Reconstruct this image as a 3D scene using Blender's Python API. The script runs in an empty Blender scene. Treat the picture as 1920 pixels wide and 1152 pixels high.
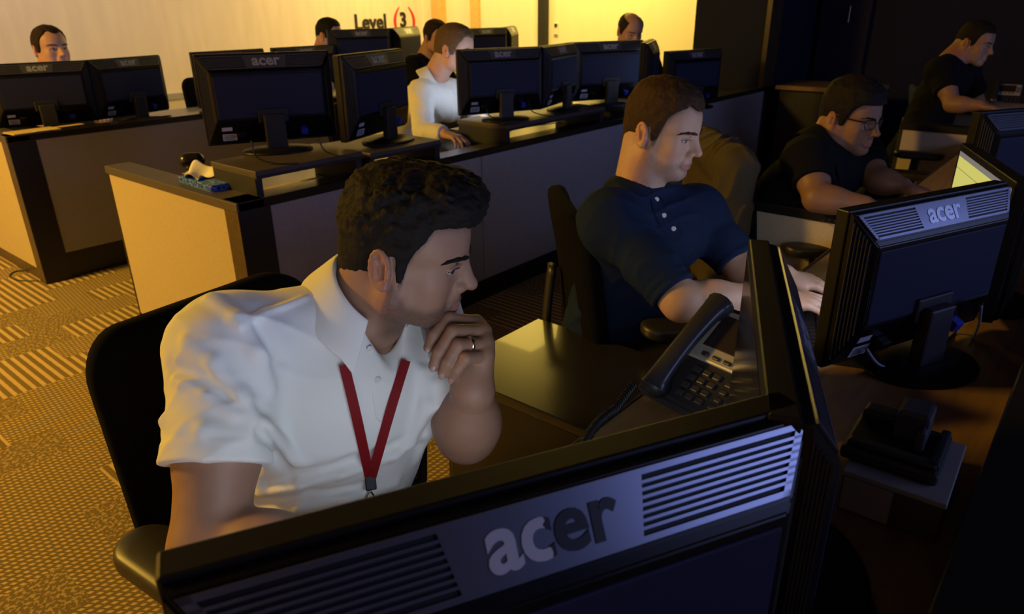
import bpy, bmesh, math, random
import numpy as np
from mathutils import Vector, Matrix

random.seed(7)
SC = bpy.context.scene
COL = SC.collection
PI = math.pi
V = Vector
A = lambda *a: np.array(a, float)

# ------------------------------------------------------------------ camera
# room frame: X along the desk rows, Y from the front row towards the back wall, Z up
FPX, TILT, ROLL, YAW, EYE = 1340.0, math.radians(22.9), math.radians(-0.55), math.radians(40.0), 1.45
_fw = A(math.cos(YAW), math.sin(YAW), 0)
_r0 = A(math.sin(YAW), -math.cos(YAW), 0)
CF = math.cos(TILT) * _fw + A(0, 0, -math.sin(TILT))
_u0 = np.cross(_r0, CF)
CR = math.cos(ROLL) * _r0 + math.sin(ROLL) * _u0
CU = -math.sin(ROLL) * _r0 + math.cos(ROLL) * _u0
CC = A(0, 0, EYE)
cam = bpy.data.cameras.new('camera'); camo = bpy.data.objects.new('camera', cam); COL.objects.link(camo)
cam.sensor_width = 36; cam.lens = 36 * FPX / 1920; cam.clip_start = 0.02; cam.clip_end = 60
m = Matrix.Identity(4)
for i in range(3):
    m[i][0] = CR[i]; m[i][1] = CU[i]; m[i][2] = -CF[i]; m[i][3] = CC[i]
camo.matrix_world = m
cam.dof.use_dof = True; cam.dof.focus_distance = 1.15; cam.dof.aperture_fstop = 8.0
SC.camera = camo

def P(u, v, d):      # a point seen at (u, v), d metres in front of the camera
    return CC + d * (CF * FPX + CR * (u - 960) - CU * (v - 576)) / FPX
def PZ(u, v, z):
    r = P(u, v, 1) - CC
    return CC + r * ((z - EYE) / r[2])

# ------------------------------------------------------------------ materials
def nt(name):
    mt = bpy.data.materials.new(name); mt.use_nodes = True
    t = mt.node_tree; b = t.nodes['Principled BSDF']
    return mt, t, b
def N(t, kind, **kw):
    n = t.nodes.new(kind)
    for k, v in kw.items():
        setattr(n, k, v)
    return n
def mat(name, col, rough=.5, metal=0, spec=.5, noise=0, nscale=40, bump=0, bscale=200, emit=None, estr=1, attr=False, coat=0, sheen=0):
    mt, t, b = nt(name)
    L = t.links
    b.inputs['Roughness'].default_value = rough
    b.inputs['Metallic'].default_value = metal
    b.inputs['Specular IOR Level'].default_value = spec
    b.inputs['Coat Weight'].default_value = coat
    b.inputs['Sheen Weight'].default_value = sheen
    c = tuple(col) + (1,)
    b.inputs['Base Color'].default_value = c
    src = None
    if attr:
        a = N(t, 'ShaderNodeAttribute', attribute_name='pigment')
        src = a.outputs['Color']
    if noise:
        tc = N(t, 'ShaderNodeTexCoord'); nz = N(t, 'ShaderNodeTexNoise')
        nz.inputs['Scale'].default_value = nscale; nz.inputs['Detail'].default_value = 4
        L.new(tc.outputs['Object'], nz.inputs['Vector'])
        mp = N(t, 'ShaderNodeMapRange'); mp.inputs[3].default_value = 1 - noise; mp.inputs[4].default_value = 1 + noise
        L.new(nz.outputs['Fac'], mp.inputs[0])
        mx = N(t, 'ShaderNodeMix', data_type='RGBA', blend_type='MULTIPLY'); mx.inputs[0].default_value = 1
        if src is not None: L.new(src, mx.inputs[6])
        else: mx.inputs[6].default_value = c
        L.new(mp.outputs[0], mx.inputs[7]); src = mx.outputs[2]
    if src is not None: L.new(src, b.inputs['Base Color'])
    if bump:
        tc = N(t, 'ShaderNodeTexCoord'); nz = N(t, 'ShaderNodeTexNoise')
        nz.inputs['Scale'].default_value = bscale; nz.inputs['Detail'].default_value = 3
        L.new(tc.outputs['Object'], nz.inputs['Vector'])
        bp = N(t, 'ShaderNodeBump'); bp.inputs['Strength'].default_value = bump; bp.inputs['Distance'].default_value = .004
        L.new(nz.outputs['Fac'], bp.inputs['Height']); L.new(bp.outputs[0], b.inputs['Normal'])
    if emit:
        b.inputs['Emission Color'].default_value = tuple(emit) + (1,)
        b.inputs['Emission Strength'].default_value = estr
    return mt

def fabric_panel(name, col):
    mt, t, b = nt(name); L = t.links
    b.inputs['Roughness'].default_value = .85; b.inputs['Specular IOR Level'].default_value = .15
    tc = N(t, 'ShaderNodeTexCoord'); mp = N(t, 'ShaderNodeMapping'); mp.inputs['Scale'].default_value = (60, 60, 700)
    L.new(tc.outputs['Object'], mp.inputs[0])
    nz = N(t, 'ShaderNodeTexNoise'); nz.inputs['Scale'].default_value = 1; nz.inputs['Detail'].default_value = 2
    L.new(mp.outputs[0], nz.inputs['Vector'])
    mp2 = N(t, 'ShaderNodeMapping'); mp2.inputs['Scale'].default_value = (700, 700, 40)
    L.new(tc.outputs['Object'], mp2.inputs[0])
    nz2 = N(t, 'ShaderNodeTexNoise'); nz2.inputs['Scale'].default_value = 1; L.new(mp2.outputs[0], nz2.inputs['Vector'])
    ad = N(t, 'ShaderNodeMath', operation='ADD'); L.new(nz.outputs['Fac'], ad.inputs[0]); L.new(nz2.outputs['Fac'], ad.inputs[1])
    cr = N(t, 'ShaderNodeValToRGB'); cr.color_ramp.elements[0].position = .35; cr.color_ramp.elements[1].position = .75
    ad2 = N(t, 'ShaderNodeMath', operation='MULTIPLY'); ad2.inputs[1].default_value = .5; L.new(ad.outputs[0], ad2.inputs[0])
    cr.color_ramp.elements[0].color = tuple(c * .8 for c in col) + (1,); cr.color_ramp.elements[1].color = tuple(min(1, c * 1.15) for c in col) + (1,)
    L.new(ad2.outputs[0], cr.inputs[0]); L.new(cr.outputs[0], b.inputs['Base Color'])
    bp = N(t, 'ShaderNodeBump'); bp.inputs['Strength'].default_value = .25; bp.inputs['Distance'].default_value = .001
    L.new(ad2.outputs[0], bp.inputs['Height']); L.new(bp.outputs[0], b.inputs['Normal'])
    return mt

def wood(name, c0, c1, rough=.35):
    mt, t, b = nt(name); L = t.links
    b.inputs['Roughness'].default_value = rough
    tc = N(t, 'ShaderNodeTexCoord'); mp = N(t, 'ShaderNodeMapping'); mp.inputs['Scale'].default_value = (2.5, 26, 26)
    L.new(tc.outputs['Object'], mp.inputs[0])
    nz = N(t, 'ShaderNodeTexNoise'); nz.inputs['Scale'].default_value = 1.2; nz.inputs['Detail'].default_value = 6; nz.inputs['Distortion'].default_value = .6
    L.new(mp.outputs[0], nz.inputs['Vector'])
    cr = N(t, 'ShaderNodeValToRGB'); cr.color_ramp.elements[0].position = .3; cr.color_ramp.elements[1].position = .7
    cr.color_ramp.elements[0].color = tuple(c0) + (1,); cr.color_ramp.elements[1].color = tuple(c1) + (1,)
    L.new(nz.outputs['Fac'], cr.inputs[0]); L.new(cr.outputs[0], b.inputs['Base Color'])
    return mt

def carpet_mat():
    mt, t, b = nt('patterned_carpet'); L = t.links
    b.inputs['Roughness'].default_value = .95; b.inputs['Specular IOR Level'].default_value = .05
    tc = N(t, 'ShaderNodeTexCoord'); sx = N(t, 'ShaderNodeSeparateXYZ'); L.new(tc.outputs['Object'], sx.inputs[0])
    def M(op, a, b_=None, c=None):
        n = N(t, 'ShaderNodeMath', operation=op)
        for i, v in enumerate((a, b_, c)):
            if v is None: continue
            if isinstance(v, (int, float)): n.inputs[i].default_value = v
            else: L.new(v, n.inputs[i])
        return n.outputs[0]
    x, y = sx.outputs[0], sx.outputs[1]
    row = M('FLOOR', M('DIVIDE', y, .20))
    xs = M('ADD', x, M('MULTIPLY', row, .137))
    colm = M('FLOOR', M('DIVIDE', xs, .27))
    cv = N(t, 'ShaderNodeCombineXYZ'); L.new(colm, cv.inputs[0]); L.new(row, cv.inputs[1])
    wn = N(t, 'ShaderNodeTexWhiteNoise', noise_dimensions='2D'); L.new(cv.outputs[0], wn.inputs['Vector'])
    r = wn.outputs['Value']
    nz = N(t, 'ShaderNodeTexNoise'); nz.inputs['Scale'].default_value = 90; nz.inputs['Detail'].default_value = 4
    L.new(tc.outputs['Object'], nz.inputs['Vector'])
    wig = M('MULTIPLY', nz.outputs['Fac'], .006)
    sA = M('GREATER_THAN', M('SINE', M('MULTIPLY', M('ADD', x, wig), 2 * PI / .036)), .15)     # strokes running along Y
    sB = M('GREATER_THAN', M('SINE', M('MULTIPLY', M('ADD', y, wig), 2 * PI / .022)), .1)      # strokes running along X
    dash = M('GREATER_THAN', M('SINE', M('MULTIPLY', M('ADD', x, M('MULTIPLY', y, .7)), 2 * PI / .018)), -.3)
    sB = M('MULTIPLY', sB, dash)
    loop = M('GREATER_THAN', nz.outputs['Fac'], .53)
    isA = M('LESS_THAN', r, .48); isB = M('MULTIPLY', M('GREATER_THAN', r, .48), M('LESS_THAN', r, .82)); isC = M('GREATER_THAN', r, .82)
    s = M('ADD', M('ADD', M('MULTIPLY', isA, sA), M('MULTIPLY', isB, sB)), M('MULTIPLY', isC, M('MULTIPLY', loop, .55)))
    s = M('MULTIPLY', s, M('ADD', .55, M('MULTIPLY', nz.outputs['Fac'], .9)))
    mx = N(t, 'ShaderNodeMix', data_type='RGBA'); L.new(s, mx.inputs[0])
    mx.inputs[6].default_value = (.24, .18, .09, 1); mx.inputs[7].default_value = (.72, .55, .30, 1)
    L.new(mx.outputs[2], b.inputs['Base Color'])
    f2 = N(t, 'ShaderNodeTexNoise'); f2.inputs['Scale'].default_value = 500; L.new(tc.outputs['Object'], f2.inputs['Vector'])
    bp = N(t, 'ShaderNodeBump'); bp.inputs['Strength'].default_value = .8; bp.inputs['Distance'].default_value = .004
    L.new(M('ADD', M('MULTIPLY', s, .7), f2.outputs['Fac']), bp.inputs['Height']); L.new(bp.outputs[0], b.inputs['Normal'])
    return mt

def wall_mat(name, col, rough=.8, streak=.05):
    mt, t, b = nt(name); L = t.links
    b.inputs['Roughness'].default_value = rough; b.inputs['Specular IOR Level'].default_value = .2
    tc = N(t, 'ShaderNodeTexCoord'); mp = N(t, 'ShaderNodeMapping'); mp.inputs['Scale'].default_value = (9, 9, 1.2)
    L.new(tc.outputs['Object'], mp.inputs[0])
    nz = N(t, 'ShaderNodeTexNoise'); nz.inputs['Scale'].default_value = 1; nz.inputs['Detail'].default_value = 5; L.new(mp.outputs[0], nz.inputs['Vector'])
    cr = N(t, 'ShaderNodeValToRGB'); cr.color_ramp.elements[0].position = .3; cr.color_ramp.elements[1].position = .7
    cr.color_ramp.elements[0].color = tuple(c * (1 - streak) for c in col) + (1,); cr.color_ramp.elements[1].color = tuple(min(1, c * (1 + streak)) for c in col) + (1,)
    L.new(nz.outputs['Fac'], cr.inputs[0]); L.new(cr.outputs[0], b.inputs['Base Color'])
    return mt

MT = {}
def setup_materials():
    d = MT
    d['carpet'] = carpet_mat()
    d['wall'] = wall_mat('cream_wall_paint', (.78, .70, .62))
    d['lobby'] = wall_mat('pale_lobby_paint', (.80, .74, .60), streak=.02)
    d['navy'] = wall_mat('navy_wall_paint', (.012, .013, .036))
    d['grey'] = wall_mat('charcoal_wall_paint', (.018, .021, .040), streak=.03)
    d['ceil'] = wall_mat('dark_ceiling_tile', (.05, .05, .055))
    d['post'] = wood('honey_wood', (.62, .38, .12), (.72, .47, .18), .45)
    d['blackpost'] = mat('black_metal', (.012, .012, .012), .5)
    d['panel_beige'] = fabric_panel('beige_panel_fabric', (.55, .46, .34))
    d['panel_grey'] = fabric_panel('grey_panel_fabric', (.37, .37, .40))
    d['lam_black'] = mat('black_laminate', (.018, .016, .014), .22, bump=.04, bscale=300)
    d['lam_rim'] = mat('dark_rim_laminate', (.075, .062, .055), .42)
    d['kick'] = mat('black_kick_plate', (.012, .012, .012), .4)
    d['worktop'] = wood('oak_worktop', (.22, .125, .045), (.32, .19, .07), .45)
    d['plastic'] = mat('black_plastic', (.007, .007, .009), .42, spec=.3, noise=.1, nscale=30)
    d['plastic_m'] = mat('matt_black_plastic', (.016, .016, .018), .55, bump=.05, bscale=900)
    d['shell'] = mat('monitor_shell_plastic', (.0045, .0045, .006), .32, spec=.28)
    d['strip'] = mat('satin_steel_paint', (.24, .25, .31), .30, metal=.8)
    d['slot'] = mat('vent_slot_black', (.004, .004, .005), .6)
    d['logo'] = mat('silver_logo_foil', (.62, .66, .74), .3, metal=.55)
    d['logodk'] = mat('smoked_logo_plastic', (.10, .10, .115), .4)
    d['glass_on'] = mat('lit_screen_glass', (.01, .011, .014), .12, emit=(.70, .78, .95), estr=3.9)
    d['glass_bright'] = mat('bright_screen_glass', (.01, .011, .014), .12, emit=(.70, .75, .95), estr=3.3)
    d['backpanel'] = mat('satin_navy_plastic', (.019, .023, .060), .6, spec=.25)
    d['glass_dim'] = mat('dim_screen_glass', (.01, .011, .014), .12, emit=(.55, .66, 1.0), estr=.6)
    d['glass_off'] = mat('dark_screen_glass', (.012, .011, .010), .14)
    d['sticker'] = mat('white_sticker', (.55, .57, .65), .6)
    d['ink'] = mat('black_ink', (.015, .015, .02), .6)
    d['bluevga'] = mat('blue_connector_plastic', (.02, .04, .42), .4)
    d['cable'] = mat('black_cable_rubber', (.012, .012, .013), .45)
    d['cablegrey'] = mat('grey_cable_rubber', (.33, .36, .45), .5)
    d['paper'] = mat('white_paper', (.75, .72, .64), .7)
    d['manila'] = mat('manila_card', (.68, .50, .22), .7, noise=.1, nscale=14)
    d['chair_fab'] = mat('black_chair_fabric', (.004, .004, .005), .95, spec=.08, bump=.2, bscale=900)
    d['chair_blue'] = mat('navy_chair_fabric', (.012, .02, .075), .8, spec=.3, bump=.2, bscale=900)
    d['chair_pl'] = mat('black_chair_plastic', (.02, .018, .014), .42)
    d['chrome'] = mat('brushed_metal', (.55, .54, .5), .25, metal=1)
    d['phone'] = mat('charcoal_phone_plastic', (.028, .028, .032), .28)
    d['phone_face'] = mat('silver_phone_plastic', (.42, .40, .36), .42, metal=.2)
    d['lcd'] = mat('phone_lcd', (.03, .022, .02), .2)
    d['key'] = mat('phone_key_rubber', (.035, .035, .04), .35)
    d['tissue'] = mat('tissue_paper', (.85, .83, .80), .8)
    d['tbox'] = None
    d['skin'] = mat('skin', (.5, .3, .2), .5, spec=.35, attr=True, noise=.10, nscale=55, bump=.06, bscale=420)
    d['skin'].node_tree.nodes['Principled BSDF'].inputs['Subsurface Weight'].default_value = .12
    d['skin'].node_tree.nodes['Principled BSDF'].inputs['Subsurface Radius'].default_value = (1, .35, .2)
    d['skin'].node_tree.nodes['Principled BSDF'].inputs['Subsurface Scale'].default_value = .006
    d['eye'] = mat('eye_surface', (.5, .5, .5), .12, attr=True)
    d['hair_black'] = mat('black_hair', (.009, .007, .006), .75, spec=.18, noise=.3, nscale=90, bump=.5, bscale=160)
    d['hair_brown'] = mat('brown_hair', (.040, .022, .011), .75, spec=.18, noise=.3, nscale=90, bump=.5, bscale=160)
    d['hair_dark'] = mat('dark_brown_hair', (.022, .013, .008), .75, spec=.18, noise=.3, nscale=90, bump=.5, bscale=160)
    d['hair_sand'] = mat('sandy_brown_hair', (.10, .06, .03), .75, spec=.18, noise=.3, nscale=90, bump=.5, bscale=160)
    d['polo_white'] = mat('white_pique_cotton', (.78, .79, .76), .8, bump=.12, bscale=1400, sheen=.2)
    d['shirt_white'] = mat('pale_dress_shirt_cotton', (.74, .74, .72), .75, bump=.1, bscale=1200)
    d['navy_knit'] = mat('navy_jersey', (.010, .019, .052), .9, spec=.10, bump=.2, bscale=1100, noise=.12, nscale=60)
    d['black_cloth'] = mat('black_cotton', (.005, .005, .008), .9, spec=.12, bump=.2, bscale=900)
    d['trouser'] = mat('dark_trouser_cloth', (.01, .01, .014), .9, spec=.12, bump=.2, bscale=900)
    d['khaki'] = mat('olive_jacket_cloth', (.045, .032, .011), .8, bump=.25, bscale=500, noise=.15, nscale=20)
    d['shoe'] = mat('black_shoe_leather', (.012, .01, .01), .35)
    d['red_ribbon'] = mat('red_woven_ribbon', (.36, .008, .014), .65, bump=.2, bscale=1500)
    d['button'] = mat('pearl_button', (.75, .74, .7), .3)
    d['ring'] = mat('white_gold', (.75, .72, .66), .15, metal=1)
    d['sign_black'] = mat('black_sign_vinyl', (.012, .010, .010), .5)
    d['sign_red'] = mat('red_sign_vinyl', (.65, .02, .015), .5)
    d['steelwhite'] = mat('white_switch_plastic', (.75, .72, .6), .5)
    d['trimgrey'] = mat('grey_trim_paint', (.34, .33, .33), .6)
    d['trimcream'] = mat('cream_trim_paint', (.62, .56, .46), .6)
    d['cardboard'] = mat('grey_cardboard', (.06, .05, .035), .75, noise=.12, nscale=12)
    d['cardwhite'] = mat('white_card_label', (.26, .25, .24), .7, noise=.08, nscale=9)
    d['brown_lam'] = wood('walnut_laminate', (.05, .032, .018), (.085, .055, .03), .3)
setup_materials()

def tissue_box_mat():
    mt, t, b = nt('blue_patterned_box'); L = t.links
    b.inputs['Roughness'].default_value = .45
    tc = N(t, 'ShaderNodeTexCoord'); vr = N(t, 'ShaderNodeTexVoronoi', feature='DISTANCE_TO_EDGE'); vr.inputs['Scale'].default_value = 60
    L.new(tc.outputs['Object'], vr.inputs['Vector'])
    cr = N(t, 'ShaderNodeValToRGB'); cr.color_ramp.elements[0].position = .06; cr.color_ramp.elements[1].position = .1
    cr.color_ramp.elements[0].color = (.12, .30, .85, 1); cr.color_ramp.elements[1].color = (.008, .035, .42, 1)
    L.new(vr.outputs['Distance'], cr.inputs[0]); L.new(cr.outputs[0], b.inputs['Base Color'])
    return mt
MT['tbox'] = tissue_box_mat()

def page_screen_mat():
    """a lit monitor showing a pale document window with a dark pane"""
    mt, t, b = nt('lit_page_screen'); L = t.links
    b.inputs['Base Color'].default_value = (.01, .01, .01, 1); b.inputs['Roughness'].default_value = .15
    tc = N(t, 'ShaderNodeTexCoord'); sx = N(t, 'ShaderNodeSeparateXYZ'); L.new(tc.outputs['Generated'], sx.inputs[0])
    def M(op, a, b_=None):
        n = N(t, 'ShaderNodeMath', operation=op)
        for i, v in enumerate((a, b_)):
            if v is None: continue
            if isinstance(v, (int, float)): n.inputs[i].default_value = v
            else: L.new(v, n.inputs[i])
        return n.outputs[0]
    x, z = sx.outputs[0], sx.outputs[2]
    u = M('SUBTRACT', 1.0, x)
    pane = M('MULTIPLY', M('MULTIPLY', M('GREATER_THAN', u, .36), M('LESS_THAN', u, .90)), M('LESS_THAN', z, .69))
    bar = M('MULTIPLY', M('MULTIPLY', M('GREATER_THAN', u, .36), M('LESS_THAN', u, .90)), M('MULTIPLY', M('GREATER_THAN', z, .69), M('LESS_THAN', z, .745)))
    top = M('GREATER_THAN', z, .955)
    line = M('MULTIPLY', M('GREATER_THAN', z, .845), M('LESS_THAN', z, .853))
    mx = N(t, 'ShaderNodeMix', data_type='RGBA'); mx.inputs[6].default_value = (.60, .56, .14, 1); mx.inputs[7].default_value = (.012, .013, .012, 1); L.new(pane, mx.inputs[0])
    mx2 = N(t, 'ShaderNodeMix', data_type='RGBA'); L.new(mx.outputs[2], mx2.inputs[6]); mx2.inputs[7].default_value = (.20, .18, .16, 1); L.new(M('MAXIMUM', bar, top), mx2.inputs[0])
    mx3 = N(t, 'ShaderNodeMix', data_type='RGBA'); L.new(mx2.outputs[2], mx3.inputs[6]); mx3.inputs[7].default_value = (.30, .28, .08, 1); L.new(line, mx3.inputs[0])
    L.new(mx3.outputs[2], b.inputs['Emission Color']); b.inputs['Emission Strength'].default_value = 1.0
    return mt
MT['page'] = page_screen_mat()

def painted_glint_mat():
    """logo with a bright reflection painted on the left letters, dark past a ragged edge"""
    mt, t, b = nt('painted_glint_logo'); L = t.links
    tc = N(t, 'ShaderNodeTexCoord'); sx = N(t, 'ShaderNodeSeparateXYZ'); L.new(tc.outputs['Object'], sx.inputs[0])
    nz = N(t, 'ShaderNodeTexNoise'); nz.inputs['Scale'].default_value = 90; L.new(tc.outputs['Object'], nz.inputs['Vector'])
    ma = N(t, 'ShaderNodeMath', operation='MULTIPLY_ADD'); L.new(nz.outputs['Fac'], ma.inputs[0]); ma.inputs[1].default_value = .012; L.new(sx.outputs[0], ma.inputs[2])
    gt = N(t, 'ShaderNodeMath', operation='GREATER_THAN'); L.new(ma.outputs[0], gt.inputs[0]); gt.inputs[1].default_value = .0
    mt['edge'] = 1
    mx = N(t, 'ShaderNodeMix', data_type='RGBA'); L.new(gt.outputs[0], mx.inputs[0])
    mx.inputs[6].default_value = (.62, .70, .78, 1); mx.inputs[7].default_value = (.022, .022, .028, 1)  # silver reflection and dark remainder of the logo painted as two colours
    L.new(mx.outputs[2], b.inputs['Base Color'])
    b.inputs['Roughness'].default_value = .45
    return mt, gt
MT['painted_glint'], _painted_glint_gt = painted_glint_mat()

# ------------------------------------------------------------------ mesh helpers
def tag(o, label=None, cat=None, group=None, kind=None):
    if label: o['label'] = label
    if cat: o['category'] = cat
    if group: o['group'] = group
    if kind: o['kind'] = kind
    return o
def empty(name, loc=(0, 0, 0), rz=0, label=None, cat=None, group=None):
    o = bpy.data.objects.new(name, None); COL.objects.link(o)
    o.location = loc; o.rotation_euler = (0, 0, rz); o.empty_display_size = .1
    return tag(o, label, cat, group)
def obj(name, me, m=None, parent=None, smooth=False, loc=None, rot=None):
    if isinstance(me, bmesh.types.BMesh):
        bm = me; me = bpy.data.meshes.new(name); bm.normal_update(); bm.to_mesh(me); bm.free()
    o = bpy.data.objects.new(name, me); COL.objects.link(o)
    if m is not None:
        for mm in (m if isinstance(m, (list, tuple)) else [m]): me.materials.append(mm)
    if parent is not None: o.parent = parent
    if loc is not None: o.location = loc
    if rot is not None: o.rotation_euler = rot
    if smooth:
        for p in me.polygons: p.use_smooth = True
    return o
def struct(name, me, m): return tag(obj(name, me, m), kind='structure')
def BM(): return bmesh.new()
def box(bm, lo, hi, bev=0, M=None, seg=2, mi=0):
    lo, hi = [min(a, b) for a, b in zip(lo, hi)], [max(a, b) for a, b in zip(lo, hi)]
    vs = [bm.verts.new((x, y, z)) for x in (lo[0], hi[0]) for y in (lo[1], hi[1]) for z in (lo[2], hi[2])]
    fs = [bm.faces.new([vs[i] for i in f]) for f in ((0, 1, 3, 2), (4, 6, 7, 5), (0, 4, 5, 1), (2, 3, 7, 6), (0, 2, 6, 4), (1, 5, 7, 3))]
    for f in fs: f.material_index = mi
    geom = vs
    if bev:
        es = list({e for f in fs for e in f.edges})
        r = bmesh.ops.bevel(bm, geom=es, offset=bev, segments=seg, affect='EDGES', profile=.5)
        geom = list({v for f in r['faces'] for v in f.verts} | {v for v in vs if v.is_valid})
        for f in r['faces']: f.material_index = mi
    if M is not None: bmesh.ops.transform(bm, matrix=M, verts=[v for v in geom if v.is_valid])
    return bm
def prism(bm, poly, axis, a, b, M=None):
    """extrude a 2-D polygon along axis; poly gives the other two coordinates in xyz order"""
    def pt(p, t):
        c = list(p); c.insert(axis, t); return c
    v0 = [bm.verts.new(pt(p, a)) for p in poly]; v1 = [bm.verts.new(pt(p, b)) for p in poly]
    n = len(poly); bm.faces.new(v0); bm.faces.new(v1[::-1])
    for i in range(n): bm.faces.new((v0[i], v1[i], v1[(i + 1) % n], v0[(i + 1) % n]))
    if M is not None: bmesh.ops.transform(bm, matrix=M, verts=v0 + v1)
    bmesh.ops.recalc_face_normals(bm, faces=bm.faces)
    return bm
def smooth_path(pts, n=8):
    pts = [V(p) for p in pts]
    if len(pts) < 3: return pts
    out = []
    for i in range(len(pts) - 1):
        p0 = pts[max(i - 1, 0)]; p1 = pts[i]; p2 = pts[i + 1]; p3 = pts[min(i + 2, len(pts) - 1)]
        for k in range(n):
            t = k / n
            out.append(.5 * ((2 * p1) + (p2 - p0) * t + (2 * p0 - 5 * p1 + 4 * p2 - p3) * t * t + (3 * p1 - p0 - 3 * p2 + p3) * t ** 3))
    out.append(pts[-1]); return out
def tube(bm, pts, r, n=8, sm=0, cap=True, flat=None):
    pts = smooth_path(pts, sm) if sm else [V(p) for p in pts]
    rad = r if callable(r) else (lambda t: r)
    T = (pts[1] - pts[0]).normalized(); up = V((0, 0, 1)) if abs(T.z) < .9 else V((1, 0, 0))
    U = T.cross(up).normalized(); rings = []
    for i, p in enumerate(pts):
        Tn = (pts[min(i + 1, len(pts) - 1)] - pts[max(i - 1, 0)]).normalized()
        U = (U - Tn * U.dot(Tn)).normalized(); W = Tn.cross(U)
        rr = rad(i / (len(pts) - 1)); fl = flat or 1
        rings.append([bm.verts.new(p + U * (rr * math.cos(2 * PI * k / n)) + W * (rr * fl * math.sin(2 * PI * k / n))) for k in range(n)])
    for a, b in zip(rings, rings[1:]):
        for k in range(n): bm.faces.new((a[k], a[(k + 1) % n], b[(k + 1) % n], b[k]))
    if cap: bm.faces.new(rings[0][::-1]); bm.faces.new(rings[-1])
    return bm
def lathe(bm, prof, n=24, M=None):
    rings = [[bm.verts.new((r * math.cos(2 * PI * k / n), r * math.sin(2 * PI * k / n), z)) for k in range(n)] for r, z in prof]
    for a, b in zip(rings, rings[1:]):
        for k in range(n): bm.faces.new((a[k], a[(k + 1) % n], b[(k + 1) % n], b[k]))
    bm.faces.new(rings[0][::-1]); bm.faces.new(rings[-1])
    if M is not None: bmesh.ops.transform(bm, matrix=M, verts=[v for r in rings for v in r])
    return bm
def rrect(w, h, r, n=6):
    pts = []
    for cx, cy, a0 in ((w / 2 - r, h / 2 - r, 0), (-w / 2 + r, h / 2 - r, 90), (-w / 2 + r, -h / 2 + r, 180), (w / 2 - r, -h / 2 + r, 270)):
        for k in range(n + 1):
            a = math.radians(a0 + 90 * k / n); pts.append((cx + r * math.cos(a), cy + r * math.sin(a)))
    return pts
def cushion(bm, w, h, t, r, bend=0, axis='y', crown=.35, M=None, vb=0):
    """upholstered pad: rounded outline, soft rim, bent about its vertical axis; lies in xz (axis y) or xy (axis z)"""
    out = rrect(w, h, r, 8); rings = []; n = len(out)
    fr = [(1, 0), (1.0, .35), (.975, .75), (.9, .93), (.7, 1), (.35, 1), (.05, 1)]
    def put(px, pz, d):
        y = d + bend * (px / (w / 2)) ** 2 + vb * (pz / (h / 2)) ** 2
        return (px, y, pz) if axis == 'y' else (px, pz, d + bend * (px / (w / 2)) ** 2 + vb * (pz / (h / 2)) ** 2)
    allv = []
    for side in (1, -1):
        rs = [[bm.verts.new(put(x * f, z * f, side * t / 2 * g)) for x, z in out] for f, g in (fr if side == 1 else fr[1:])]
        rings.append(rs)
    rs1, rs2 = rings
    def strip(a, b, fl):
        for k in range(n):
            q = (a[k], a[(k + 1) % n], b[(k + 1) % n], b[k]); bm.faces.new(q if not fl else q[::-1])
    for a, b in zip(rs1, rs1[1:]): strip(a, b, False)
    strip(rs1[0], rs2[0], True)
    for a, b in zip(rs2, rs2[1:]): strip(a, b, True)
    bm.faces.new(rs1[-1]); bm.faces.new(rs2[-1][::-1])
    allv = [v for rs in rings for r_ in rs for v in r_]
    if M is not None: bmesh.ops.transform(bm, matrix=M, verts=allv)
    bmesh.ops.recalc_face_normals(bm, faces=bm.faces)
    return bm
def text_mesh(s, size, ext, off=0, align='CENTER', space=1):
    cu = bpy.data.curves.new('lettering', 'FONT'); cu.body = s; cu.size = size; cu.extrude = ext; cu.offset = off
    cu.align_x = align; cu.align_y = 'CENTER'; cu.space_character = space; cu.resolution_u = 4
    ob = bpy.data.objects.new('lettering', cu); me = bpy.data.meshes.new_from_object(ob)
    bpy.data.objects.remove(ob); bpy.data.curves.remove(cu)
    return me
def kids(o): return [c for c in bpy.data.objects if c.parent == o]
def copy_tree(o, parent=None):
    c = o.copy(); COL.objects.link(c); c.parent = parent
    for ch in kids(o): copy_tree(ch, c)
    return c
def rotz(a, loc=(0, 0, 0)): return Matrix.Translation(V(loc)) @ Matrix.Rotation(a, 4, 'Z')

# ------------------------------------------------------------------ implicit surfaces for bodies and clothing
def _h(ix, iy, iz):
    n = (ix * 374761393 + iy * 668265263 + iz * 2147483647) & 0xffffffff
    n = ((n ^ (n >> 13)) * 1274126177) & 0xffffffff
    return ((n ^ (n >> 16)) & 0xffff) / 65535.0
def vnoise(x, y, z):
    xi, yi, zi = np.floor(x).astype(np.int64), np.floor(y).astype(np.int64), np.floor(z).astype(np.int64)
    fx, fy, fz = x - xi, y - yi, z - zi
    fx = fx * fx * (3 - 2 * fx); fy = fy * fy * (3 - 2 * fy); fz = fz * fz * (3 - 2 * fz)
    r = 0
    for dx in (0, 1):
        wx = fx if dx else 1 - fx
        for dy in (0, 1):
            wy = fy if dy else 1 - fy
            for dz in (0, 1):
                r = r + wx * wy * (fz if dz else 1 - fz) * _h(xi + dx, yi + dy, zi + dz)
    return r * 2 - 1
def ncol(v):
    v = np.asarray(v, float); return v / np.linalg.norm(v)

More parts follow.
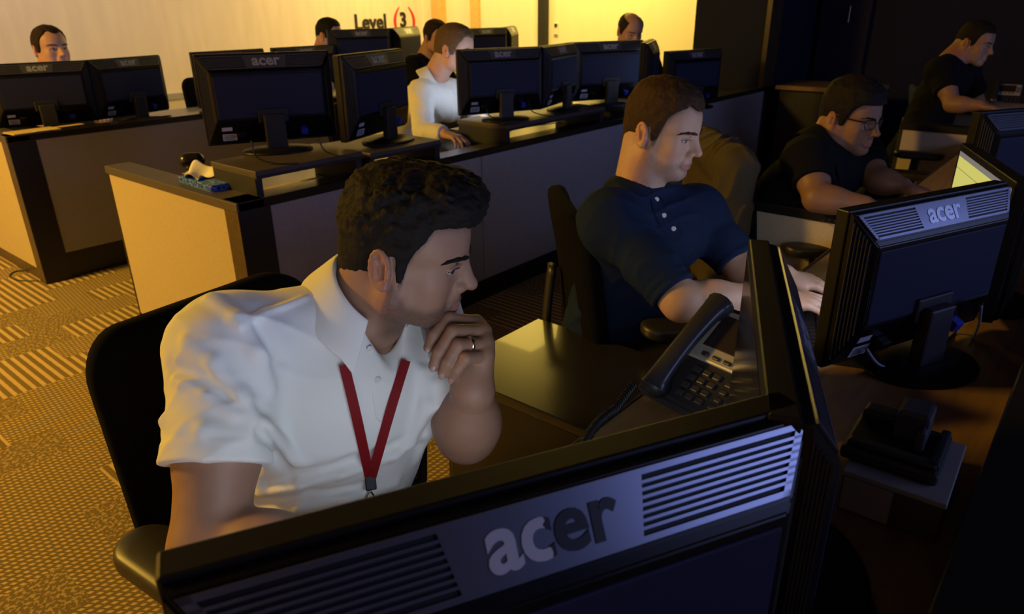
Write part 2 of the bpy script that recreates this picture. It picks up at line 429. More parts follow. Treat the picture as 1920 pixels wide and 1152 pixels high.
class Field:
    def __init__(s): s.ops = []; s.lo = A(9, 9, 9); s.hi = -s.lo
    def _add(s, mode, f, lo, hi, k):
        s.ops.append((mode, f, lo, hi, k))
        if mode == 'u': s.lo = np.minimum(s.lo, lo); s.hi = np.maximum(s.hi, hi)
        return s
    def cap(s, a, b, ra, rb=None, k=.02, mode='u', flat=None):
        a = np.asarray(a, float); b = np.asarray(b, float); rb = ra if rb is None else rb
        ab = b - a; L2 = max(ab @ ab, 1e-9)
        def f(X, Y, Z):
            px, py, pz = X - a[0], Y - a[1], Z - a[2]
            t = np.clip((px * ab[0] + py * ab[1] + pz * ab[2]) / L2, 0, 1)
            dx, dy, dz = px - t * ab[0], py - t * ab[1], pz - t * ab[2]
            d2 = dx * dx + dy * dy + dz * dz
            if flat is not None:        # squash along a direction
                w = dx * flat[0][0] + dy * flat[0][1] + dz * flat[0][2]
                d2 = d2 + w * w * (flat[1] ** 2 - 1)
            return np.sqrt(d2) - (ra + t * (rb - ra))
        R = max(ra, rb)
        return s._add(mode, f, np.minimum(a, b) - R, np.maximum(a, b) + R, k)
    def cyl(s, a, b, ra, rb, k=.02, mode='u', edge=.004):
        a = np.asarray(a, float); b = np.asarray(b, float); ab = b - a; L = np.linalg.norm(ab); u = ab / L
        def f(X, Y, Z):
            px, py, pz = X - a[0], Y - a[1], Z - a[2]
            t = px * u[0] + py * u[1] + pz * u[2]
            q = np.sqrt(np.maximum(px * px + py * py + pz * pz - t * t, 0))
            dr = q - (ra + np.clip(t / L, 0, 1) * (rb - ra)) + edge; da = np.abs(t - L / 2) - L / 2 + edge
            return np.minimum(np.maximum(dr, da), 0) + np.sqrt(np.maximum(dr, 0) ** 2 + np.maximum(da, 0) ** 2) - edge
        R = max(ra, rb)
        return s._add(mode, f, np.minimum(a, b) - R, np.maximum(a, b) + R, k)
    def ell(s, c, r, R=None, k=.02, mode='u'):
        c = np.asarray(c, float); r = np.asarray(r, float); R = np.eye(3) if R is None else R
        def f(X, Y, Z):
            p = [X - c[0], Y - c[1], Z - c[2]]
            q = [p[0] * R[0, i] + p[1] * R[1, i] + p[2] * R[2, i] for i in range(3)]
            k0 = np.sqrt(sum((q[i] / r[i]) ** 2 for i in range(3))); k1 = np.sqrt(sum((q[i] / r[i] ** 2) ** 2 for i in range(3)))
            return k0 * (k0 - 1) / np.maximum(k1, 1e-6)
        e = np.abs(R) @ r
        return s._add(mode, f, c - e, c + e, k)
    def rbox(s, c, h, R=None, rad=.005, k=.01, mode='u'):
        c = np.asarray(c, float); h = np.asarray(h, float); R = np.eye(3) if R is None else R
        def f(X, Y, Z):
            p = [X - c[0], Y - c[1], Z - c[2]]
            q = [np.abs(p[0] * R[0, i] + p[1] * R[1, i] + p[2] * R[2, i]) - h[i] + rad for i in range(3)]
            return np.sqrt(sum(np.maximum(x, 0) ** 2 for x in q)) + np.minimum(np.maximum(q[0], np.maximum(q[1], q[2])), 0) - rad
        e = np.abs(R) @ h
        return s._add(mode, f, c - e, c + e, k)
    def chain(s, pts, rs, k=.01, mode='u', flat=None):
        for i in range(len(pts) - 1): s.cap(pts[i], pts[i + 1], rs[i], rs[i + 1], k, mode, flat)
        return s
    def fn(s, f, k=.004, mode='i'):     # whole-field: 'i' keep where f<0, 'd' add f to the distance
        return s._add(mode, f, None, None, k)
    def half(s, p, n, k=.004):          # keep the side opposite to n
        p = np.asarray(p, float); n = ncol(n)
        return s.fn(lambda X, Y, Z: (X - p[0]) * n[0] + (Y - p[1]) * n[1] + (Z - p[2]) * n[2], k)
    def grow(s, r): return s.fn(lambda X, Y, Z: -r, 0, 'd')
    def eval(s, res):
        pad = 3 * res + .012
        lo = s.lo - pad; n = np.ceil((s.hi + pad - lo) / res).astype(int) + 1
        ax = [(lo[i] + res * np.arange(n[i])).astype(np.float32) for i in range(3)]
        D = np.full(n, .08, np.float32)
        for mode, f, a, b, k in s.ops:
            if a is None:
                X, Y, Z = np.meshgrid(*ax, indexing='ij', sparse=True)
                g = f(X, Y, Z)
                if mode == 'd': D = D + g
                else:
                    h = np.clip(.5 - .5 * (D - g) / max(k, 1e-6), 0, 1)
                    D = D * (1 - h) + g * h + k * h * (1 - h)
                D = D.astype(np.float32); continue
            mrg = k + 2 * res + .015
            i0 = np.maximum(np.floor((a - mrg - lo) / res).astype(int), 0); i1 = np.minimum(np.ceil((b + mrg - lo) / res).astype(int) + 1, n)
            if (i1 <= i0).any(): continue
            sl = tuple(slice(i0[i], i1[i]) for i in range(3))
            X, Y, Z = np.meshgrid(*[ax[i][sl[i]] for i in range(3)], indexing='ij', sparse=True)
            g = f(X, Y, Z).astype(np.float32); d = D[sl]
            if mode == 'u':
                h = np.clip(.5 + .5 * (d - g) / max(k, 1e-6), 0, 1); D[sl] = d * (1 - h) + g * h - k * h * (1 - h)
            else:
                g = -g; h = np.clip(.5 - .5 * (d - g) / max(k, 1e-6), 0, 1); D[sl] = d * (1 - h) + g * h + k * h * (1 - h)
        return D, lo
    def mesh(s, res):
        D, lo = s.eval(res)
        S = D < 0; c = [slice(None, -1), slice(1, None)]
        cnt = sum(S[c[i], c[j], c[k]].astype(np.int8) for i in (0, 1) for j in (0, 1) for k in (0, 1))
        act = (cnt > 0) & (cnt < 8); idx = np.argwhere(act); n = len(idx)
        vid = np.full(act.shape, -1, np.int64); vid[act] = np.arange(n)
        val = {}
        for i in (0, 1):
            for j in (0, 1):
                for k in (0, 1): val[i, j, k] = D[idx[:, 0] + i, idx[:, 1] + j, idx[:, 2] + k].astype(float)
        pos = np.zeros((n, 3)); w = np.zeros(n)
        cs = list(val)
        for a in cs:
            for ax in range(3):
                if a[ax]: continue
                b = list(a); b[ax] = 1; b = tuple(b)
                va, vb = val[a], val[b]; mk = (va < 0) != (vb < 0)
                t = np.where(mk, va / np.where(mk, va - vb, 1), 0)
                for q in range(3):
                    pos[:, q] += mk * (a[q] + (t if q == ax else 0))
                w += mk
        verts = lo + res * (idx + pos / w[:, None])
        faces = []
        for ax in range(3):
            o1, o2 = [(1, 2), (2, 0), (0, 1)][ax]
            sl0 = [slice(None)] * 3; sl1 = [slice(None)] * 3
            sl0[ax] = slice(None, -1); sl1[ax] = slice(1, None)
            e = S[tuple(sl0)] != S[tuple(sl1)]
            p = np.argwhere(e); p = p[(p[:, o1] > 0) & (p[:, o2] > 0)]
            p = p[(p[:, o1] < D.shape[o1] - 1) & (p[:, o2] < D.shape[o2] - 1)]
            ins = S[p[:, 0], p[:, 1], p[:, 2]]
            def cell(d1, d2):
                q = p.copy(); q[:, o1] -= d1; q[:, o2] -= d2
                return vid[q[:, 0], q[:, 1], q[:, 2]]
            quad = np.stack([cell(1, 1), cell(0, 1), cell(0, 0), cell(1, 0)], 1)
            quad[~ins] = quad[~ins][:, ::-1]
            faces.append(quad)
        F = np.concatenate(faces); F = F[(F >= 0).all(1)]
        return verts, F

def mesh_from(name, parts, pig=None):
    """parts: list of (verts, faces, pigment array or None) joined into one mesh"""
    off = 0; vs = []; fs = []; ps = []
    for v, f, p in parts:
        vs.append(v); fs.append(f + off); off += len(v)
        ps.append(p if p is not None else np.ones((len(v), 3)))
    v = np.concatenate(vs).astype(np.float32); f = np.concatenate(fs).astype(np.int32); p = np.concatenate(ps)
    me = bpy.data.meshes.new(name)
    me.vertices.add(len(v)); me.vertices.foreach_set('co', v.ravel())
    me.loops.add(len(f) * 4); me.loops.foreach_set('vertex_index', f.ravel())
    me.polygons.add(len(f)); me.polygons.foreach_set('loop_start', np.arange(0, len(f) * 4, 4, dtype=np.int32))
    me.polygons.foreach_set('use_smooth', np.ones(len(f), bool))
    me.update(calc_edges=True)
    at = me.color_attributes.new('pigment', 'FLOAT_COLOR', 'POINT')
    at.data.foreach_set('color', np.concatenate([p, np.ones((len(p), 1))], 1).astype(np.float32).ravel())
    return me
def relax(v, f, it=1, lam=.5):
    n = len(v)
    for _ in range(it):
        acc = np.zeros_like(v); cnt = np.zeros(n)
        for a, b in ((0, 1), (1, 2), (2, 3), (3, 0)):
            np.add.at(acc, f[:, a], v[f[:, b]]); np.add.at(acc, f[:, b], v[f[:, a]])
            np.add.at(cnt, f[:, a], 1); np.add.at(cnt, f[:, b], 1)
        v = v + lam * (acc / np.maximum(cnt, 1)[:, None] - v)
    return v
def sdf_obj(name, F, res, m, parent, it=1, pig=None):
    v, f = F.mesh(res); v = relax(v, f, it)
    return obj(name, mesh_from(name, [(v, f, pig(v) if pig else None)]), m, parent)

def euler_R(yaw, pitch=0, roll=0):
    y, p, r = map(math.radians, (yaw, pitch, roll))
    Rz = np.array([[math.cos(y), -math.sin(y), 0], [math.sin(y), math.cos(y), 0], [0, 0, 1]])
    Ry = np.array([[math.cos(p), 0, math.sin(p)], [0, 1, 0], [-math.sin(p), 0, math.cos(p)]])
    Rx = np.array([[1, 0, 0], [0, math.cos(r), -math.sin(r)], [0, math.sin(r), math.cos(r)]])
    return Rz @ Ry @ Rx

# ------------------------------------------------------------------ heads (x forward, y left, z up, origin between the ears)
class Head:
    def __init__(s, o, R, sc=1.0, fat=1.0, jaw=1.0, beard=0, lips=(.36, .14, .12), skin=(.52, .31, .21), fade=None):
        s.fade = fade
        s.o = np.asarray(o, float); s.R = R; s.s = sc; s.fat = fat; s.jaw = jaw; s.beard = beard; s.lips = lips; s.skin = skin
    def w(s, *p): return s.o + s.R @ (np.array(p, float) * s.s)
    def loc(s, X, Y, Z):
        p = [X - s.o[0], Y - s.o[1], Z - s.o[2]]
        return [(p[0] * s.R[0, i] + p[1] * s.R[1, i] + p[2] * s.R[2, i]) / s.s for i in range(3)]
    def build(s, F, detail=True):
        s.F = F
        w, sc, R, ft, jw = s.w, s.s, s.R, s.fat, s.jaw
        E = lambda c, r, k=.02, mode='u', RR=None: F.ell(w(*c), np.array(r) * sc, R if RR is None else R @ RR, k * sc, mode)
        C = lambda a, b, ra, rb=None, k=.01, mode='u', flat=None: F.cap(w(*a), w(*b), ra * sc, (ra if rb is None else rb) * sc, k * sc, mode, flat)
        E((0, 0, .042), (.097, .076, .086), .02)
        E((.040, 0, .045), (.054, .062, .062), .03)
        E((.046, 0, -.028), (.046, .054 * ft, .066), .03)
        for y in (1, -1):
            C((.004, y * .054 * jw, -.050), (.066, y * .020 * jw, -.088), .023 * jw, .019, .025)
            C((.008, y * .056, -.01), (.004, y * .054 * jw, -.055), .020, .021 * jw, .025)
            E((.055, y * .046, -.018), (.026, .020 * ft, .024), .022)
            C((.090, y * .012, .028), (.082, y * .030, .0325), .009, .009, .014); C((.082, y * .030, .0325), (.064, y * .049, .030), .009, .009, .014)
            E((.048, y * .040 * ft, -.055), (.03, .02, .03), .025)
        C((.082, -.010, -.090), (.082, .010, -.090), .0180, None, .018)
        if detail:
            for y in (1, -1):
                E((.099, y * .034, .008), (.018, .019, .013), .012, 's')
                E((.0765, y * .032, .008), (.0145, .0150, .0135), .004)
        C((.0945, 0, .022), (.115, 0, -.020), .0075, .0105, .012)
        C((.091, 0, .012), (.098, 0, -.020), .010, .013, .010)
        E((.1175, 0, -.023), (.0110, .0105, .0095), .008)
        for y in (1, -1): E((.101, y * .0125, -.028), (.0115, .0075, .0085), .006)
        E((.093, 0, -.052), (.012, .024, .022), .014)
        if detail:
            E((.112, .0065, -.0345), (.006, .0035, .005), .002, 's'); E((.112, -.0065, -.0345), (.006, .0035, .005), .002, 's')
        lp = [(.0925, -.022, -.0605), (.1015, -.009, -.0565), (.1015, .009, -.0565), (.0925, .022, -.0605)]
        ll = [(.0915, -.021, -.0625), (.0995, -.008, -.0680), (.0995, .008, -.0680), (.0915, .021, -.0625)]
        for q, r in ((lp, .0048), (ll, .0056)):
            for a, b in zip(q, q[1:]): C(a, b, r, None, .004)
        if detail:
            q = [(.096, -.025, -.0622), (.1075, -.008, -.0615), (.1075, .008, -.0615), (.096, .025, -.0622)]
            for a, b in zip(q, q[1:]): C(a, b, .0018, None, .002, 's')
            for y in (1, -1):      # lid slit
                E((.0885, y * .0352, .0075), (.013, .0160, .0052), .0015, 's', euler_R(y * 22))
                C((.0965, y * .020, .0145), (.0835, y * .0485, .0125), .0030, .0026, .004)
        s.ears(F, detail)
    def ears(s, F, detail=True):
        w, sc, R = s.w, s.s, s.R
        for y in (1, -1):
            RR = R @ euler_R(y * 24, -12, 0)
            c = w(-.016, y * .078, .004)
            F.ell(c, np.array((.017, .0065, .030)) * sc, RR, .006 * sc)
            if detail:
                pts = []
                for k in range(13):
                    a = math.radians(-70 + k * 23)
                    rx, rz = .0165, .0285
                    pts.append(c + RR @ (np.array((-rx * math.cos(a) * (1 if math.cos(a) > 0 else .8), y * (.0045 + .002 * math.cos(a)), rz * math.sin(a) * (1 if a > 0 else 1.0))) * sc))
                for a, b in zip(pts[:-1], pts[1:]): F.cap(a, b, .0036 * sc, None, .003 * sc)
                F.ell(c + RR @ (np.array((.004, y * .008, -.003)) * sc), np.array((.0095, .0085, .0155)) * sc, RR, .003 * sc, 's')
                F.ell(c + RR @ (np.array((-.004, y * .0095, .012)) * sc), np.array((.006, .0045, .008)) * sc, RR, .004 * sc, 's')
                F.ell(c + RR @ (np.array((.002, y * .004, -.027)) * sc), np.array((.010, .0055, .009)) * sc, RR, .005 * sc)
                F.cap(c + RR @ (np.array((-.006, y * .006, -.016)) * sc), c + RR @ (np.array((-.008, y * .0065, .014)) * sc), .0028 * sc, None, .004 * sc)
                F.cap(c + RR @ (np.array((.013, y * .006, -.012)) * sc), c + RR @ (np.array((.014, y * .005, .002)) * sc), .0038 * sc, None, .004 * sc)
    def pigment(s, v):
        x, y, z = s.loc(v[:, 0], v[:, 1], v[:, 2])
        c = np.tile(np.array(s.skin), (len(v), 1))
        red = np.exp(-(((x - .11) / .02) ** 2 + (y / .018) ** 2 + ((z + .027) / .016) ** 2)) + .8 * np.exp(-(((x - .07) / .03) ** 2 + ((np.abs(y) - .045) / .02) ** 2 + ((z + .025) / .022) ** 2)) + 1.0 * (np.abs(y) > .078)
        red = np.clip(red, 0, 1)[:, None]
        c = c * (1 - .45 * red) + c * np.array((1.12, .78, .72)) * .45 * red
        if s.beard:
            line = np.interp(x, [-.03, .0, .03, .06, .085, .12], [-.2, -.005, -.045, -.052, -.045, -.044])
            mk = np.clip((line - z) / .014, 0, 1) * np.clip((x + .018) / .022, 0, 1) * np.clip((.115 - x) / .006 + 0, 0, 1)
            mk = mk * np.clip((z + .135) / .02, 0, 1)
            mk = mk * (.8 + .25 * vnoise(x * 700, y * 700, z * 700))
            mk = np.clip(mk * s.beard, 0, 1)[:, None]
            c = c * (1 - mk) + np.array((.055, .040, .034)) * mk
        if s.fade:
            front, temple, burn, nape, hc, rec, tx = s.fade
            ay = np.abs(y)
            line = np.interp(x, [-.11, -.05, -.036, -.031, .002, .008, .024 - tx * .4, .032 - tx * .7, .046 - tx, .058 - tx, .068 - tx, .2], [nape, nape + .01, -.018, .026, .030, burn, burn + .002, .018, temple + .004, temple + .020, front - .006, front])
            line = line + rec * np.exp(-((ay - .04) / .016) ** 2) * np.clip((x - .045) / .02, 0, 1)
            mk = np.clip((z - line + .014) / .016, 0, 1) * (.75 + .3 * vnoise(x * 600, y * 600, z * 200))
            mk = mk * ~((ay > .0745) & (x < .012) & (x > -.05) & (z < .04))
            mk = np.clip(mk * .85 * np.clip((x + .045) / .02, 0, 1), 0, 1)[:, None]
            c = c * (1 - mk) + np.array(hc) * mk
        lipm = np.exp(-(((z + .062) / .0075) ** 4)) * (np.abs(y) < .0235) * (x > .0925)
        lipm = np.clip(lipm, 0, 1)[:, None]
        c = c * (1 - lipm) + np.array(s.lips) * lipm
        return c
    def eyes(s, parent, gaze=(1, 0, 0), iris=(.12, .10, .07)):
        g = ncol(gaze)
        for y in (1, -1):
            bm = BM(); bmesh.ops.create_uvsphere(bm, u_segments=24, v_segments=16, radius=.0122 * s.s)
            o = obj('eye', bm, MT['eye'], parent, True)
            me = o.data; v = np.empty(len(me.vertices) * 3, np.float32); me.vertices.foreach_get('co', v); v = v.reshape(-1, 3) / (.0122 * s.s)
            d = v @ (s.R @ g); c = np.tile(np.array((.42, .38, .36)), (len(v), 1)); c[d > .87] = iris; c[d > .955] = (.005, .005, .005)
            at = me.color_attributes.new('pigment', 'FLOAT_COLOR', 'POINT'); at.data.foreach_set('color', np.concatenate([c, np.ones((len(c), 1))], 1).astype(np.float32).ravel())
            o.location = s.w(.0775, y * .032, .0078)
            lp = []
            for py, pz, ph in ((.0215, .0105, 10), (.027, .0128, 18), (.034, .0134, 28), (.041, .0122, 38), (.0485, .0090, 48)):
                dl = A(math.cos(math.radians(ph)), y * math.sin(math.radians(ph)), 0); st = A(.080, y * py, pz) + dl * .03
                q = ray_front(s.F, s.w(*st), -(s.R @ dl), .06 * s.s, 300)
                if q is not None: lp.append(q)
            if len(lp) > 2:
                bm = BM(); tube(bm, lp, .0009 * s.s, 6, 4); obj('eyelash', bm, MT['lash'], parent, True)
    def hair(s, thick=.012, top=.02, front=.088, temple=.045, burn=-.012, nape=-.055, amp=.003, freq=90, recede=0, brow=True, quiff=0, browr=.0040, res=.0028, m=None, parent=None, bald=None, side=.006, tx=0):
        F = Field(); w, sc, R = s.w, s.s, s.R
        F.ell(w(-.002, 0, .042), np.array((.099, .0775, .088)) * sc, R, .01)
        F.ell(w(.034, 0, .048), np.array((.056, .063, .062)) * sc, R, .03 * sc)
        F.cap(w(-.050, 0, -.005), w(-.054, 0, -.06), .046 * sc, .042 * sc, .03 * sc)
        for y in (1, -1): F.cap(w(.004, y * .060, .02), w(.012, y * .061, -.03), .016 * sc, .014 * sc, .02 * sc)
        if quiff: F.ell(w(.066, 0, .108), np.array((.032, .052, .024)) * sc, R @ euler_R(0, 20), .02 * sc)
        def inflate(X, Y, Z):
            x, y, z = s.loc(X, Y, Z)
            th = side + (thick - side) * np.clip((z - .02) / .06, 0, 1) + (top - thick) * np.clip((z - .085) / .035, 0, 1)
            n = vnoise(x * freq * .55, y * freq, z * freq) * .7 + .4 * vnoise(x * freq * 1.4 + 7, y * freq * 2.2, z * freq * 2)
            a = amp * np.clip((z + .01) / .08, .25, 1)
            return -sc * (th + a * n)
        F.fn(inflate, 0, 'd')
        def clip(X, Y, Z):
            x, y, z = s.loc(X, Y, Z)
            ay = np.abs(y)
            line = np.interp(x, [-.11, -.05, -.036, -.031, .002, .008, .024 - tx * .4, .032 - tx * .7, .046 - tx, .058 - tx, .068 - tx, .2],
                             [nape, nape + .01, -.018, .026, .030, burn, burn + .002, .018, temple + .004, temple + .020, front - .006, front])
            line = line + recede * np.exp(-((ay - .04) / .016) ** 2) * np.clip((x + tx - .045) / .02, 0, 1)
            jag = .003 * vnoise(x * 260, y * 260, z * 60)
            return (line + jag - z) * .7 * sc
        F.fn(clip, .003 * sc, 'i')
        if bald is not None:
            F.ell(w(*bald[0]), np.array(bald[1]) * sc, R, .01 * sc, 's')
        if brow:
            nrm = R[:, 0]
            for y in (1, -1):
                bp = []
                for (px, py, pz), ph in (((.098, .011, .0258), 5), ((.093, .024, .0300), 20), ((.082, .038, .0320), 38), ((.072, .050, .0290), 55), ((.066, .056, .0240), 65)):
                    dl = A(math.cos(math.radians(ph)), y * math.sin(math.radians(ph)), 0); st = A(px, y * py, pz) + dl * .04
                    q = ray_front(s.F, w(*st), -(R @ dl), .07 * sc, 300)
                    bp.append(q + R @ dl * .0008 * sc if q is not None else w(px, y * py, pz))
                F.chain(bp, [browr * .8 * sc, browr * sc, browr * sc, browr * .75 * sc, browr * .45 * sc], .003 * sc)
        F.lo = s.o - .19 * sc; F.hi = s.o + .19 * sc
        return sdf_obj('hair', F, res, m, parent, 1)

# ------------------------------------------------------------------ hands
def hand_ops(F, wr, d, nrm, side, sc=1.0, curl=(25, 30, 20), spread=6, thumb=(40, 20), k=.006):
    """wr wrist, d towards the fingers, nrm out of the back of the hand, side +1 left hand / -1 right hand"""
    d = ncol(d); nrm = np.asarray(nrm, float); nrm = ncol(nrm - d * (nrm @ d)); lat = np.cross(nrm, d)   # lat: towards person's left with palm down
    th = lat * (-side)            # thumb side
    wr = np.asarray(wr, float)
    R = np.stack([d, th, nrm], 1)
    F.ell(wr + d * .050 * sc, np.array((.050, .040, .0145)) * sc, R, .012)
    F.cap(wr - d * .01, wr + d * .03 * sc + th * .005, .024 * sc, .022 * sc, .015, 'u', (nrm, 1.45))
    F.ell(wr + d * .038 * sc + th * .024 * sc - nrm * .008 * sc, np.array((.032, .016, .014)) * sc, R, .012)
    F.ell(wr + d * .040 * sc - th * .022 * sc - nrm * .006 * sc, np.array((.036, .014, .013)) * sc, R, .012)
    lens = [(.044, .026, .021), (.049, .030, .022), (.045, .028, .022), (.035, .021, .019)]
    for i, (l1, l2, l3) in enumerate(lens):
        off = (1.5 - i) * .0195
        b = wr + d * (.088 - .006 * abs(i - 1) - (.008 if i == 3 else 0)) * sc + th * off * sc
        a = math.radians((1.5 - i) * spread); dd = ncol(d * math.cos(a) + th * math.sin(a))
        cu = 0; pts = [b - dd * .016 * sc, b]; extra = i * 4
        for l, c in zip((l1, l2, l3), curl):
            cu += math.radians(c + extra * .5)
            pts.append(pts[-1] + (dd * math.cos(cu) - nrm * math.sin(cu)) * l * sc)
        f = .88 if i == 3 else 1
        rs = [.0098, .0102, .0090, .0082, .0068]
        for q in range(4): F.cap(pts[q], pts[q + 1], rs[q] * sc * f, rs[q + 1] * sc * f, .004 if q else k)
    a, b2 = map(math.radians, thumb)
    b = wr + d * .022 * sc + th * .026 * sc - nrm * .006 * sc
    t1 = ncol(d * math.cos(a) + th * math.sin(a) - nrm * .25); t2 = ncol(d * math.cos(a - b2) + th * math.sin(a - b2) - nrm * .3)
    p1 = b + t1 * .045 * sc; p2 = p1 + t2 * .033 * sc; p3 = p2 + t2 * .026 * sc
    F.cap(b, p1, .0135 * sc, .0115 * sc, .01); F.cap(p1, p2, .0112 * sc, .0100 * sc, .004); F.cap(p2, p3, .0100 * sc, .0080 * sc, .004)

# ------------------------------------------------------------------ bodies
class Body:
    """C pelvis centre, N neck base, Ls/Rs shoulders, Le/Re elbows, Lw/Rw wrists (world points)"""
    def __init__(s, C, N_, Ls, Rs, Le, Re, Lw, Rw, stout=1.0, arm=1.0, fwd=None):
        s.C, s.N, s.Ls, s.Rs, s.Le, s.Re, s.Lw, s.Rw = [np.asarray(p, float) for p in (C, N_, Ls, Rs, Le, Re, Lw, Rw)]
        s.st, s.ar = stout, arm
        s.up = ncol(s.N - s.C); lat = s.Ls - s.Rs; s.lat = ncol(lat - s.up * (lat @ s.up)); s.fw = np.cross(s.lat, s.up)
        s.R = np.stack([s.fw, s.lat, s.up], 1)
        s.lfw = ncol(A(s.fw[0], s.fw[1], 0)) if fwd is None else ncol(A(math.cos(math.radians(fwd)), math.sin(math.radians(fwd)), 0))
        s.llat = np.cross(A(0, 0, 1), s.lfw)
        s.len = np.linalg.norm(s.N - s.C)
    def torso(s, F, g=0.0, neck=True):
        st = s.st; L = s.len
        E = lambda t, r, f=0, k=.06: F.ell(s.C + s.up * (t * L) + s.fw * f, np.array(r) + g, s.R, k)
        E(.02, (.120 * st, .165 * st, .13), -.01)
        E(.32, (.118 * st, .152 * st, .16), .012)
        E(.62, (.112 * st, .160 * st, .17), .006)
        mid = .5 * (s.Ls + s.Rs)
        F.ell(mid + s.fw * .012 - s.up * .06, np.array((.095, .165, .085)) + g, s.R, .05)
        F.cap(s.Ls - s.up * .012, s.Rs - s.up * .012, .052 * s.ar + g, None, .05)
        for S in (s.Ls, s.Rs):
            F.cap(s.N - s.up * .022 - s.fw * .018, S - s.up * .002, .044 + g, .048 + g, .04)
            F.ell(S - s.up * .006, np.array((.062, .060, .066)) * s.ar + g, s.R, .04)
    def arm(s, F, side, g=0.0, upto=None, r=(.054, .043, .041, .029), lower=True, k=.025):
        S, E_, W = (s.Ls, s.Le, s.Lw) if side > 0 else (s.Rs, s.Re, s.Rw)
        a = s.ar
        F.cap(S, S + (E_ - S) * .55, r[0] * a + g, (r[0] * .5 + r[1] * .5) * a * 1.03 + g, k)
        F.cap(S + (E_ - S) * .5, E_, (r[0] * .5 + r[1] * .5) * a * 1.03 + g, r[1] * a + g, k)
        if lower:
            F.cap(E_, E_ + (W - E_) * .35, r[1] * a + g, r[2] * a * 1.06 + g, .02)
            F.cap(E_ + (W - E_) * .3, W, r[2] * a * 1.06 + g, r[3] * a + g, .02)
    def legs(s, F, knees=None, g=0.0, spread=.10):
        out = []
        for sd in (1, -1):
            hip = s.C + s.llat * sd * .092 - A(0, 0, .015)
            kn = s.C + s.llat * sd * (spread + .03) + s.lfw * .43 + A(0, 0, .015)
            an = kn + s.lfw * .02 - A(0, 0, kn[2] - .10)
            F.cap(hip, kn, .085 + g, .062 + g, .04); F.cap(kn, an, .062 + g, .042 + g, .03)
            out.append(an)
        F.ell(s.C + A(0, 0, .0), np.array((.125, .168 * s.st, .11)) + g, np.stack([s.lfw, s.llat, A(0, 0, 1)], 1), .05)
        return out

def folds(p, seed, dirs, amp, freq):
    """cloth creases: ridges along the given directions broken up by noise"""
    r = 0
    for i, d in enumerate(dirs):
        d = ncol(d); q = p[0] * d[0] + p[1] * d[1] + p[2] * d[2]
        w = vnoise(p[0] * 9 + seed + i * 3, p[1] * 9, p[2] * 9)
        r = r + (1 - np.abs(np.sin(q * freq + w * 2.6 + i))) ** 2 * np.clip(vnoise(p[0] * 6 + 5 * i + seed, p[1] * 6, p[2] * 6 + 3) + .35, 0, 1)
    return r * amp
def shoes(B, ans, parent):
    for an in ans:
        F = Field(); R = np.stack([B.lfw, B.llat, A(0, 0, 1)], 1)
        F.ell(an + B.lfw * .06 - A(0, 0, .055), (.135, .048, .042), R, .02); F.cap(an - A(0, 0, .06), an + A(0, 0, .01), .045, .045, .02)
        F.half((0, 0, .004), (0, 0, -1), .004)
        sdf_obj('shoe', F, .010, MT['shoe'], parent)

def ray_front(F, p, d, L=.4, n=400):
    """first surface point met going from p along d (used to lay buttons and ribbons on cloth)"""
    t = np.linspace(0, L, n); p = np.asarray(p, float); d = ncol(d)
    X, Y, Z = p[0] + d[0] * t, p[1] + d[1] * t, p[2] + d[2] * t
    D = np.full(n, .08)
    for mode, f, a, b, k in F.ops:
        if a is None:
            if mode == 'd': D = D + f(X, Y, Z)
            continue
        g = f(X, Y, Z)
        if mode == 'u':
            h = np.clip(.5 + .5 * (D - g) / max(k, 1e-6), 0, 1); D = D * (1 - h) + g * h - k * h * (1 - h)
    i = np.argmax(D < 0)
    return p + d * t[i] if D[i] < 0 else None

